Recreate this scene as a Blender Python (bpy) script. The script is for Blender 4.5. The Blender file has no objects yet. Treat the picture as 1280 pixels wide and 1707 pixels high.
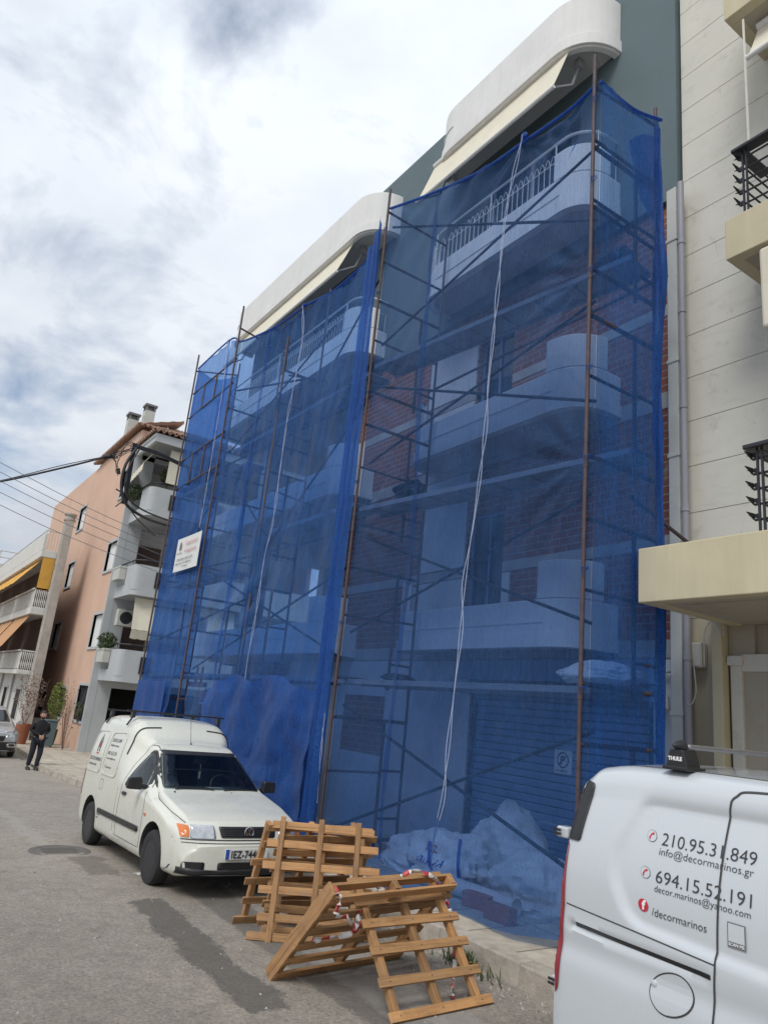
import bpy, bmesh, math, random
from mathutils import Vector, Matrix, noise
from mathutils.bvhtree import BVHTree
from mathutils.geometry import tessellate_polygon
R = math.radians
rnd = random.Random(7)
S = bpy.context.scene
COL = S.collection

# ---------------------------------------------------------------- camera
F, PI_, RO, AZ = 1215.0, .270825, .09985, .5776
fw = Vector((math.sin(AZ)*math.cos(PI_), math.cos(AZ)*math.cos(PI_), math.sin(PI_)))
rt = fw.cross(Vector((0, 0, 1))).normalized(); up = rt.cross(fw)
r2 = rt*math.cos(RO)+up*math.sin(RO); u2 = -rt*math.sin(RO)+up*math.cos(RO)
cd = bpy.data.cameras.new('camera'); cam = bpy.data.objects.new('camera', cd); COL.objects.link(cam)
cam.matrix_world = Matrix(((r2.x, u2.x, -fw.x, 0), (r2.y, u2.y, -fw.y, 0), (r2.z, u2.z, -fw.z, 0), (0, 0, 0, 1)))
cd.sensor_fit = 'VERTICAL'; cd.sensor_height = 24; cd.lens = 24*F/1707; cd.clip_start = .05; cd.clip_end = 1500
S.camera = cam
S.view_settings.view_transform = 'Standard'; S.view_settings.look = 'None'
S.view_settings.exposure = 0.42; S.view_settings.gamma = 1
S.cycles.transparent_max_bounces = 24; S.cycles.max_bounces = 8

# ---------------------------------------------------------------- world: overcast sky with breaks of blue
W = bpy.data.worlds.new("World"); S.world = W; W.use_nodes = True
nt = W.node_tree; nt.nodes.clear()
def N(t, **k):
    n = nt.nodes.new(t)
    for a, b in k.items(): setattr(n, a, b)
    return n
def LK(a, b): nt.links.new(a, b)
SUN_EL, SUN_AZ = 52, -120      # azimuth measured clockwise from +Y
wo = N('ShaderNodeOutputWorld'); bg = N('ShaderNodeBackground'); bg.inputs[1].default_value = .1
sky = N('ShaderNodeTexSky', sky_type='NISHITA'); sky.sun_disc = False
sky.sun_elevation = R(SUN_EL); sky.sun_rotation = R(SUN_AZ)
tc = N('ShaderNodeTexCoord'); sp = N('ShaderNodeSeparateXYZ'); LK(tc.outputs['Generated'], sp.inputs[0])
mz = N('ShaderNodeMath', operation='MAXIMUM'); LK(sp.outputs[2], mz.inputs[0]); mz.inputs[1].default_value = 0
az_ = N('ShaderNodeMath', operation='ADD'); LK(mz.outputs[0], az_.inputs[0]); az_.inputs[1].default_value = .28
dx = N('ShaderNodeMath', operation='DIVIDE'); LK(sp.outputs[0], dx.inputs[0]); LK(az_.outputs[0], dx.inputs[1])
dy = N('ShaderNodeMath', operation='DIVIDE'); LK(sp.outputs[1], dy.inputs[0]); LK(az_.outputs[0], dy.inputs[1])
cb = N('ShaderNodeCombineXYZ'); LK(dx.outputs[0], cb.inputs[0]); LK(dy.outputs[0], cb.inputs[1])
cb.inputs[2].default_value = 3.7
n1 = N('ShaderNodeTexNoise'); n1.inputs['Scale'].default_value = 2.3; n1.inputs['Detail'].default_value = 9; n1.inputs['Roughness'].default_value = .56; n1.inputs['Distortion'].default_value = .25
LK(cb.outputs[0], n1.inputs['Vector'])
cr = N('ShaderNodeValToRGB'); e = cr.color_ramp.elements
K = 10
e[0].position = .35; e[0].color = (.48*K, .515*K, .57*K, 1)
e[1].position = .60; e[1].color = (.60*K, .635*K, .68*K, 1)
x = e.new(.45); x.color = (.53*K, .57*K, .625*K, 1)
LK(n1.outputs[0], cr.inputs[0])
n2 = N('ShaderNodeTexNoise'); n2.inputs['Scale'].default_value = 3.4; n2.inputs['Detail'].default_value = 9; n2.inputs['Roughness'].default_value = .55; n2.inputs['Distortion'].default_value = .35
mp = N('ShaderNodeMapping'); mp.inputs[1].default_value = (5.3, 2.1, .4); LK(cb.outputs[0], mp.inputs[0]); LK(mp.outputs[0], n2.inputs['Vector'])
c2 = N('ShaderNodeValToRGB'); c2.color_ramp.elements[0].position = .50; c2.color_ramp.elements[0].color = (0, 0, 0, 1)
c2.color_ramp.elements[1].position = .72; c2.color_ramp.elements[1].color = (.78, .78, .78, 1); LK(n2.outputs[0], c2.inputs[0])
# high overcast is brighter towards the zenith
gr = N('ShaderNodeMapRange'); LK(sp.outputs[2], gr.inputs[0]); gr.inputs[1].default_value = 0; gr.inputs[2].default_value = 1; gr.inputs[3].default_value = .84; gr.inputs[4].default_value = 1.38
sc_ = N('ShaderNodeVectorMath', operation='SCALE'); LK(cr.outputs[0], sc_.inputs[0]); LK(gr.outputs[0], sc_.inputs['Scale'])
mx = N('ShaderNodeMixRGB'); LK(c2.outputs[0], mx.inputs[0]); LK(sc_.outputs[0], mx.inputs[1])
LK(sky.outputs[0], mx.inputs[2]); LK(mx.outputs[0], bg.inputs[0]); LK(bg.outputs[0], wo.inputs[0])
sl = bpy.data.lights.new('sun', 'SUN'); so = bpy.data.objects.new('sun', sl); COL.objects.link(so)
sl.energy = 1.5; sl.angle = R(22); sl.color = (1, .965, .91)
sd = Vector((math.sin(R(SUN_AZ))*math.cos(R(SUN_EL)), math.cos(R(SUN_AZ))*math.cos(R(SUN_EL)), math.sin(R(SUN_EL))))
so.rotation_euler = sd.to_track_quat('Z', 'Y').to_euler(); so.location = (0, -20, 60)

# ---------------------------------------------------------------- materials
class M:
    def __init__(s, name):
        s.m = bpy.data.materials.new(name); s.m.use_nodes = True; s.t = s.m.node_tree
        s.p = s.t.nodes['Principled BSDF']; s.o = s.t.nodes['Material Output']
    def n(s, t, **k):
        n = s.t.nodes.new(t)
        for a, b in k.items(): setattr(n, a, b)
        return n
    def l(s, a, b): s.t.links.new(a, b)
    def coord(s, world=True, scale=(1, 1, 1)):
        if world: c = s.n('ShaderNodeNewGeometry').outputs['Position']
        else: c = s.n('ShaderNodeTexCoord').outputs['Object']
        mp = s.n('ShaderNodeMapping'); mp.inputs['Scale'].default_value = scale; s.l(c, mp.inputs[0]); return mp.outputs[0]
    def noise(s, c, sc, det=6, ro=.6, dist=0):
        n = s.n('ShaderNodeTexNoise'); n.inputs['Scale'].default_value = sc; n.inputs['Detail'].default_value = det
        n.inputs['Roughness'].default_value = ro; n.inputs['Distortion'].default_value = dist; s.l(c, n.inputs['Vector']); return n.outputs[0]
    def ramp(s, f, *st):
        r = s.n('ShaderNodeValToRGB'); el = r.color_ramp.elements
        while len(el) < len(st): el.new(.5)
        for q, (p, c) in zip(el, st):
            q.position = p; q.color = (c, c, c, 1) if not hasattr(c, '__len__') else (*c, 1)
        s.l(f, r.inputs[0]); return r.outputs[0]
    def mix(s, f, a, b, mode='MIX'):
        m = s.n('ShaderNodeMixRGB', blend_type=mode)
        for i, v in enumerate((f, a, b)):
            if hasattr(v, 'links') or isinstance(v, bpy.types.NodeSocket): s.l(v, m.inputs[i])
            elif i == 0: m.inputs[0].default_value = v
            else: m.inputs[i].default_value = (*v, 1)
        return m.outputs[0]
    def bump(s, f, st=.3, d=.01):
        b = s.n('ShaderNodeBump'); b.inputs['Strength'].default_value = st; b.inputs['Distance'].default_value = d
        s.l(f, b.inputs['Height']); s.l(b.outputs[0], s.p.inputs['Normal'])
def pm(name, col, rough=.75, var=.12, scale=3, bump=.15, world=False, metal=0, dirt=None, streak=0, fine=60, coat=0):
    m = M(name); c = m.coord(world); a = m.noise(c, scale, 8, .65)
    lo = tuple(v*(1-var) for v in col); hi = tuple(min(1, v*(1+var)) for v in col)
    k = m.ramp(a, (.3, lo), (.7, hi))
    if streak:
        c2 = m.coord(world, (1, 1, .09)); b = m.noise(c2, 5, 6, .7); f = m.ramp(b, (.44, 0), (.72, streak))
        k = m.mix(f, k, dirt or tuple(v*.55 for v in col))
    elif dirt:
        b = m.noise(c, scale*.6+.3, 9, .7, .4); f = m.ramp(b, (.5, 0), (.72, .6)); k = m.mix(f, k, dirt)
    m.l(k, m.p.inputs['Base Color']); m.p.inputs['Metallic'].default_value = metal
    fr = m.ramp(m.noise(c, scale*2, 4), (.3, max(0, rough-.08)), (.7, min(1, rough+.08))); m.l(fr, m.p.inputs['Roughness'])
    if coat: m.p.inputs['Coat Weight'].default_value = coat; m.p.inputs['Coat Roughness'].default_value = .06
    if bump: m.bump(m.noise(c, fine, 5, .6), bump, .006)
    return m.m
def glass(name, col=(.02, .025, .03), rough=.05):
    m = M(name); m.p.inputs['Base Color'].default_value = (*col, 1); m.p.inputs['Roughness'].default_value = rough
    m.p.inputs['Specular IOR Level'].default_value = .6; return m.m
def brickmat(name, c1, c2, mort, bw=.27, bh=.105, plaster=None):
    m = M(name); g = m.coord(True); s = m.n('ShaderNodeSeparateXYZ'); m.l(g, s.inputs[0])
    ad = m.n('ShaderNodeMath', operation='ADD'); m.l(s.outputs[0], ad.inputs[0]); m.l(s.outputs[1], ad.inputs[1])
    c = m.n('ShaderNodeCombineXYZ'); m.l(ad.outputs[0], c.inputs[0]); m.l(s.outputs[2], c.inputs[1])
    wob = m.noise(g, 3, 3); 
    b = m.n('ShaderNodeTexBrick'); m.l(c.outputs[0], b.inputs[0]); b.inputs['Scale'].default_value = 1
    b.inputs['Brick Width'].default_value = bw; b.inputs['Row Height'].default_value = bh; b.inputs['Mortar Size'].default_value = .009
    b.inputs['Mortar Smooth'].default_value = .15; b.inputs['Bias'].default_value = -.1
    b.inputs['Color1'].default_value = (*c1, 1); b.inputs['Color2'].default_value = (*c2, 1); b.inputs['Mortar'].default_value = (*mort, 1)
    d = m.noise(g, 9, 8, .7); k = m.mix(m.ramp(d, (.42, 0), (.8, .55)), b.outputs[0], tuple(v*.5 for v in c1))
    w = m.noise(g, 2.1, 6, .7, .5); k = m.mix(m.ramp(w, (.62, 0), (.70, .75)), k, mort)
    m.l(k, m.p.inputs['Base Color']); m.p.inputs['Roughness'].default_value = .9
    fine = m.noise(m.coord(True, (1, 1, 6)), 25, 4)
    h = m.n('ShaderNodeMath', operation='MULTIPLY_ADD'); m.l(b.outputs[1], h.inputs[0]); h.inputs[1].default_value = -1; m.l(fine, h.inputs[2])
    m.bump(h.outputs[0], .7, .012); return m.m
def wood(name, base, dark):
    m = M(name); oi = m.n('ShaderNodeObjectInfo'); tcn = m.n('ShaderNodeTexCoord')
    va = m.n('ShaderNodeVectorMath', operation='ADD'); m.l(tcn.outputs['Object'], va.inputs[0]); m.l(oi.outputs['Random'], va.inputs[1])
    at = m.n('ShaderNodeUVMap'); uv = m.n('ShaderNodeMapping'); uv.inputs['Scale'].default_value = (1.2, 26, 1); m.l(at.outputs[0], uv.inputs[0])
    g = m.noise(uv.outputs[0], 3, 8, .65, .8); k = m.ramp(g, (.28, dark), (.5, base), (.78, tuple(min(1, v*1.25) for v in base)))
    b = m.noise(va.outputs[0], 6, 5, .6); k = m.mix(m.ramp(b, (.45, 0), (.8, .45)), k, tuple(v*.6 for v in dark))
    m.l(k, m.p.inputs['Base Color']); m.p.inputs['Roughness'].default_value = .62; m.bump(g, .35, .004); return m.m

def netmat(name, cover, blue, tint, seed=0.0):
    """woven debris netting: open weave (tinted see-through) between blue threads"""
    m = M(name); t = m.t; g = m.coord(True); 
    s = m.n('ShaderNodeSeparateXYZ'); m.l(g, s.inputs[0])
    st = m.noise(m.coord(True, (22, 22, .5)), 3.2, 6, .75)          # vertical warp streaks
    bl = m.noise(m.coord(True, (1, 1, .7)), 1.1+seed, 6, .6, .6)
    th = m.noise(m.coord(True, (95, 95, 55)), 2, 2, .6)
    f1 = m.ramp(st, (.3, cover-.16), (.7, cover+.18)); f2 = m.ramp(bl, (.3, -.02), (.72, .22)); f3 = m.ramp(th, (.35, -.06), (.65, .20))
    a = m.n('ShaderNodeMath', operation='ADD'); m.l(f1, a.inputs[0]); m.l(f2, a.inputs[1])
    a2 = m.n('ShaderNodeMath', operation='ADD', use_clamp=True); m.l(a.outputs[0], a2.inputs[0]); m.l(f3, a2.inputs[1])
    tear = m.ramp(m.noise(g, 4.2, 4, .6, 1.8), (.765, 1), (.775, .12))
    a3 = m.n('ShaderNodeMath', operation='MULTIPLY'); m.l(a2.outputs[0], a3.inputs[0]); m.l(tear, a3.inputs[1]); a2 = a3
    hv = m.noise(g, 40, 3); col = m.mix(m.ramp(hv, (.35, 0), (.7, 1)), blue, tuple(min(1, v*1.5+.012) for v in blue))
    sp_ = m.ramp(m.noise(g, 6.5, 3, .7, 1.5), (.735, 0), (.75, .5)); col = m.mix(sp_, col, (.5, .52, .56))      # white sparkle of the mesh painted in as pale flecks
    m.l(col, m.p.inputs['Base Color']); m.p.inputs['Roughness'].default_value = .6; m.p.inputs['Sheen Weight'].default_value = .15
    tr = m.n('ShaderNodeBsdfTranslucent'); m.l(col, tr.inputs[0])
    mt = m.n('ShaderNodeMixShader'); mt.inputs[0].default_value = .4; m.l(m.p.outputs[0], mt.inputs[1]); m.l(tr.outputs[0], mt.inputs[2])
    tp = m.n('ShaderNodeBsdfTransparent'); tp.inputs[0].default_value = (*tint, 1)
    ms = m.n('ShaderNodeMixShader'); m.l(a2.outputs[0], ms.inputs[0]); m.l(tp.outputs[0], ms.inputs[1]); m.l(mt.outputs[0], ms.inputs[2])
    m.l(ms.outputs[0], m.o.inputs[0]); return m.m

def asphalt():
    m = M('asphalt'); g = m.coord(True)
    big = m.noise(g, .55, 7, .6, .3); fine = m.noise(g, 38, 6, .9); mid = m.noise(g, 7, 7, .7)
    k = m.ramp(big, (.3, (.34, .30, .25)), (.7, (.46, .41, .345)))
    k = m.mix(m.ramp(mid, (.40, .0), (.72, .5)), k, (.165, .152, .135)); md2 = m.noise(g, 2.6, 9, .75, .6); k = m.mix(m.ramp(md2, (.50, 0), (.68, .55)), k, (.42, .385, .335))
    k = m.mix(m.ramp(fine, (.34, .75), (.56, 0)), k, (.09, .083, .075))
    k = m.mix(m.ramp(fine, (.56, 0), (.72, .6)), k, (.55, .51, .45))
    # damp spill running along the gutter, its own irregular outline
    s = m.n('ShaderNodeSeparateXYZ'); m.l(g, s.inputs[0])
    wob = m.noise(m.coord(True, (1, .6, 1)), 2.2, 12, .82)
    def band(x0, w, y0, y1, amp, d, colr, k):
        a = m.n('ShaderNodeMath', operation='MULTIPLY_ADD'); m.l(wob, a.inputs[0]); a.inputs[1].default_value = amp; a.inputs[2].default_value = -x0-amp*.5
        b = m.n('ShaderNodeMath', operation='ADD'); m.l(a.outputs[0], b.inputs[0]); m.l(s.outputs[0], b.inputs[1])
        c = m.n('ShaderNodeMath', operation='ABSOLUTE'); m.l(b.outputs[0], c.inputs[0])
        e1 = m.n('ShaderNodeMapRange'); m.l(c.outputs[0], e1.inputs[0]); e1.inputs[1].default_value = w; e1.inputs[2].default_value = w*.8; e1.inputs[3].default_value = 0; e1.inputs[4].default_value = 1
        a3 = m.n('ShaderNodeMath', operation='MULTIPLY_ADD'); m.l(wob, a3.inputs[0]); a3.inputs[1].default_value = 1.2; m.l(s.outputs[1], a3.inputs[2])
        e2 = m.n('ShaderNodeMath', operation='GREATER_THAN'); m.l(a3.outputs[0], e2.inputs[0]); e2.inputs[1].default_value = y0+.6
        e3 = m.n('ShaderNodeMath', operation='LESS_THAN'); m.l(a3.outputs[0], e3.inputs[0]); e3.inputs[1].default_value = y1+.6
        q = m.n('ShaderNodeMath', operation='MULTIPLY'); m.l(e2.outputs[0], q.inputs[0]); m.l(e3.outputs[0], q.inputs[1])
        q2 = m.n('ShaderNodeMath', operation='MULTIPLY'); m.l(q.outputs[0], q2.inputs[0]); m.l(e1.outputs[0], q2.inputs[1])
        q3 = m.n('ShaderNodeMath', operation='MULTIPLY'); m.l(q2.outputs[0], q3.inputs[0]); q3.inputs[1].default_value = d
        return m.mix(q3.outputs[0], k, colr)
    k = band(2.62, .17, 4.75, 7.5, .55, .72, (.085, .078, .07), k)
    k = band(2.55, .2, 8.6, 9.7, .7, .55, (.11, .095, .08), k)
    k = band(3.32, .24, 4.0, 7.9, .3, .6, (.10, .095, .088), k)
    k = band(3.62, .3, 3.2, 6.6, .6, .5, (.36, .35, .33), k)
    k = band(1.0, .2, 3.9, 5.0, 1.2, .35, (.12, .11, .1), k)
    k = band(1.35, .16, 12.2, 14.5, 1.0, .6, (.11, .10, .095), k)
    k = band(2.3, .1, 10.6, 18.5, .7, .5, (.38, .36, .33), k)
    # cracks
    v = m.n('ShaderNodeTexVoronoi', feature='DISTANCE_TO_EDGE'); v.inputs['Scale'].default_value = .42
    dv = m.n('ShaderNodeVectorMath', operation='ADD'); wn = m.n('ShaderNodeTexNoise'); wn.inputs['Scale'].default_value = 1.5; wn.inputs['Detail'].default_value = 6
    m.l(g, wn.inputs[0]); m.l(g, dv.inputs[0]); m.l(wn.outputs['Color'], dv.inputs[1]); m.l(dv.outputs[0], v.inputs[0])
    k = m.mix(m.ramp(v.outputs[0], (.0, .35), (.005, 0)), k, (.09, .085, .075))
    m.l(k, m.p.inputs['Base Color']); m.p.inputs['Roughness'].default_value = .85
    m.bump(fine, 1.0, .014); return m.m
def paving():
    m = M('paving'); g = m.coord(True); b = m.n('ShaderNodeTexBrick'); m.l(g, b.inputs[0]); b.inputs['Scale'].default_value = 1
    b.inputs['Brick Width'].default_value = .8; b.inputs['Row Height'].default_value = .6; b.inputs['Mortar Size'].default_value = .012
    b.inputs['Color1'].default_value = (.44, .385, .31, 1); b.inputs['Color2'].default_value = (.52, .46, .375, 1); b.inputs['Mortar'].default_value = (.17, .15, .12, 1); b.offset = 0.0
    n = m.noise(g, 4, 8, .7, .4); k = m.mix(m.ramp(n, (.4, 0), (.75, .65)), b.outputs[0], (.2, .17, .135))
    m.l(k, m.p.inputs['Base Color']); m.p.inputs['Roughness'].default_value = .88; m.bump(m.noise(g, 50, 5, .7), .4, .01); return m.m

MT = {}
MT['asphalt'] = asphalt(); MT['paving'] = paving()
MT['ground'] = pm('ground_dirt', (.3, .27, .23), .9, .2, .7, .3, True, dirt=(.18, .16, .13))
MT['concrete'] = pm('concrete', (.40, .375, .34), .88, .18, 2.5, .4, True, dirt=(.22, .2, .175))
MT['kerb'] = pm('kerb_stone', (.40, .355, .30), .9, .3, 6, 1.0, True, dirt=(.16, .14, .12))
MT['plaster'] = pm('grey_plaster', (.60, .59, .575), .9, .1, 2, .25, True, dirt=(.47, .46, .44))
MT['brick'] = brickmat('hollow_clay_brick', (.30, .105, .07), (.23, .08, .055), (.36, .31, .27))
MT['green'] = pm('green_render', (.115, .160, .176), .85, .12, 1.2, .3, True, dirt=(.10, .142, .148), fine=120)
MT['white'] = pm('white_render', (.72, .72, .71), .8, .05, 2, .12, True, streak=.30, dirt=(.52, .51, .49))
MT['soffit'] = pm('soffit_shade_grey', (.48, .48, .47), .85, .05, 2, .1, True)  # white greyed for balcony undersides, their shade put into the colour
MT['cream'] = None
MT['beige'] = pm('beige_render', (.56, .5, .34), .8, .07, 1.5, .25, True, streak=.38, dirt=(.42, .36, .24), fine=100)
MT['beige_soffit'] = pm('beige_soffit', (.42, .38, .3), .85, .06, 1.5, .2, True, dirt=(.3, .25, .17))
MT['awning_cream'] = pm('cream_canvas', (.66, .62, .5), .85, .06, 4, .1, False)
MT['awning_yellow'] = pm('yellow_canvas', (.62, .33, .06), .85, .12, 3, .1)
MT['awning_orange'] = pm('faded_orange_canvas', (.5, .27, .13), .85, .12, 3, .1)
MT['shutter'] = pm('grey_blue_shutter', (.17, .24, .36), .5, .08, 3, .05)
MT['pole'] = pm('rusty_pole', (.075, .055, .065), .6, .3, 14, .3, False, .15, dirt=(.12, .06, .055))
MT['plank'] = pm('steel_plank', (.36, .36, .36), .6, .15, 4, .2, False, .15, dirt=(.2, .18, .16))
MT['net'] = netmat('blue_netting', .145, (.027, .106, .29), (.48, .60, .82))
MT['net_side'] = netmat('blue_netting_side', .25, (.020, .120, .38), (.36, .55, .87), .4)
MT['net_dense'] = netmat('blue_netting_folded', .46, (.012, .095, .35), (.22, .42, .84), .8)
MT['rope'] = pm('white_rope', (.36, .42, .58), .8, .2, 30, .2)
MT['black'] = pm('black_plastic', (.018, .018, .02), .45, .2, 8, .1)
MT['rubber'] = pm('tyre_rubber', (.022, .022, .024), .8, .2, 12, .3)
MT['steel'] = pm('grey_steel', (.3, .3, .31), .4, .1, 6, .05, metal=.7)
MT['dsteel'] = pm('dark_steel', (.03, .032, .038), .45, .15, 6, .1, metal=.3)
MT['van_cream'] = pm('old_white_paint', (.64, .64, .57), .28, .035, 1.6, 0, coat=.6)
MT['van_white'] = pm('white_car_paint', (.52, .55, .58), .22, .015, 1.0, 0, coat=.8)
MT['car_grey'] = pm('grey_car_paint', (.42, .42, .42), .25, .03, 2, 0, metal=.3, coat=.8)
MT['glass'] = glass('dark_glass'); MT['glass_side'] = glass('side_glass', (.06, .075, .085), .04)
def clear_glass(name, tint=(.55, .62, .64)):
    m = M(name); t = m.n('ShaderNodeBsdfTransparent'); t.inputs[0].default_value = (*tint, 1); gl = m.n('ShaderNodeBsdfGlossy'); gl.inputs['Roughness'].default_value = .03; gl.inputs[0].default_value = (.9, .95, 1, 1)
    lw = m.n('ShaderNodeFresnel'); lw.inputs[0].default_value = 1.52; ms = m.n('ShaderNodeMixShader'); m.l(lw.outputs[0], ms.inputs[0]); m.l(t.outputs[0], ms.inputs[1]); m.l(gl.outputs[0], ms.inputs[2]); m.l(ms.outputs[0], m.o.inputs[0]); return m.m
MT['clear'] = clear_glass('clear_glass'); MT['trim'] = pm('dark_grey_trim', (.05, .05, .052), .8, .2, 12, .2); MT['seat'] = pm('seat_fabric', (.075, .075, .085), .9, .25, 30, .2)
MT['lamp'] = pm('headlamp_glass', (.48, .50, .52), .12, .25, 22, .1, metal=.5, coat=1)
MT['amber'] = pm('amber_lens', (.62, .17, .03), .2, .1, 20, .05, coat=.5)
MT['red'] = pm('red_lens', (.27, .010, .025), .18, .15, 20, .05, coat=.8)
MT['chrome'] = pm('chrome', (.6, .6, .62), .18, .05, 5, 0, metal=1)
MT['plate'] = pm('number_plate_white', (.68, .68, .66), .4, .04, 8, 0)
MT['plate_blue'] = pm('plate_blue', (.03, .09, .42), .4, .05, 8, 0)
MT['ink'] = pm('dark_lettering', (.035, .035, .04), .5, .05, 8, 0)
MT['ink_grey'] = pm('grey_lettering', (.16, .16, .17), .5, .05, 8, 0)
MT['ink_red'] = pm('red_lettering', (.5, .02, .04), .5, .05, 8, 0)
MT['ink_white'] = pm('white_lettering', (.8, .8, .8), .5, .02, 8, 0)
MT['ink_pink'] = pm('faded_red_lettering', (.62, .33, .33), .6, .05, 8, 0)
MT['seam'] = pm('panel_gap', (.05, .05, .05), .7, .1, 8, 0)
MT['wood'] = wood('pallet_wood', (.50, .265, .105), (.30, .135, .045))
MT['wood_shaded'] = wood('pallet_wood_shaded', (.36, .2, .10), (.22, .11, .05))  # same pallet wood, with shade put into its darker tones
MT['orange'] = pm('salmon_render', (.62, .415, .31), .9, .08, .8, .2, True, streak=.22, dirt=(.47, .31, .235))
MT['lightgrey'] = pm('pale_grey_render', (.44, .46, .47), .9, .06, 1, .15, True, dirt=(.36, .38, .39))
MT['whitewall'] = pm('whitewashed_render', (.62, .61, .58), .9, .06, 1, .2, True, streak=.3, dirt=(.38, .35, .31))
MT['brown_doors_wall_shade'] = pm('brown_doors_and_wall_shade', (.16, .11, .095), .9, .12, 1.5, .2, True)  # doors' own brown; on the far upper wall it paints balcony shadow
MT['dark'] = pm('dark_interior', (.012, .012, .012), .9, .1, 2, 0)
MT['tile'] = pm('roof_tile', (.36, .23, .17), .85, .3, 5, .3, True, dirt=(.3, .24, .19))
MT['bag'] = pm('woven_sack', (.70, .71, .70), .75, .12, 6, .5, fine=90, dirt=(.5, .48, .44))
MT['brickblock'] = pm('clay_block', (.36, .12, .07), .9, .2, 12, .4)
MT['cable'] = pm('black_cable', (.02, .02, .022), .6, .1, 8, 0)
MT['pipe'] = pm('pale_pipe', (.50, .50, .46), .6, .06, 2, .1, True, dirt=(.36, .34, .29))
MT['pipe_grey'] = pm('grey_pipe', (.30, .30, .33), .5, .08, 2, .1, True)
MT['leaf'] = pm('leaves', (.055, .085, .03), .7, .4, 9, .1)
MT['leaf_l'] = pm('light_leaves', (.16, .22, .04), .7, .3, 9, .1)
MT['twig'] = pm('reddish_twigs', (.2, .12, .09), .8, .3, 9, .1)
MT['terracotta'] = pm('terracotta', (.3, .1, .05), .8, .15, 6, .2)
MT['skin'] = pm('skin', (.45, .26, .19), .6, .06, 20, .05)
MT['hair'] = pm('dark_hair', (.02, .015, .012), .7, .3, 30, .4)
MT['cloth'] = pm('black_clothing', (.012, .012, .015), .9, .3, 14, .4)
MT['jeans'] = pm('dark_trousers', (.014, .018, .028), .9, .25, 12, .4)
MT['tape_r'] = pm('red_tape', (.55, .06, .07), .4, .1, 8, 0); MT['tape_w'] = pm('white_tape', (.7, .66, .64), .4, .05, 8, 0)
MT['signred'] = pm('sign_red', (.45, .03, .03), .5, .1, 8, 0)
MT['paper'] = pm('paper', (.6, .6, .57), .8, .08, 10, .1)
def creammat():
    m = M('cream_grooved_render'); g = m.coord(True); s = m.n('ShaderNodeSeparateXYZ'); m.l(g, s.inputs[0])
    n = m.noise(g, 1.3, 8, .6); k = m.ramp(n, (.3, (.585, .57, .505)), (.7, (.65, .63, .56)))
    st = m.noise(g, 4.5, 8, .75, .5); k = m.mix(m.ramp(st, (.56, 0), (.74, .6)), k, (.36, .345, .285))
    st2 = m.noise(m.coord(True, (1, 1.2, 7)), 1.7, 5, .6); k = m.mix(m.ramp(st2, (.55, 0), (.8, .35)), k, (.38, .365, .3))
    m.l(k, m.p.inputs['Base Color']); m.p.inputs['Roughness'].default_value = .85; m.bump(m.noise(g, 90, 4), .25, .005); return m.m
MT['cream'] = creammat()

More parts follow.
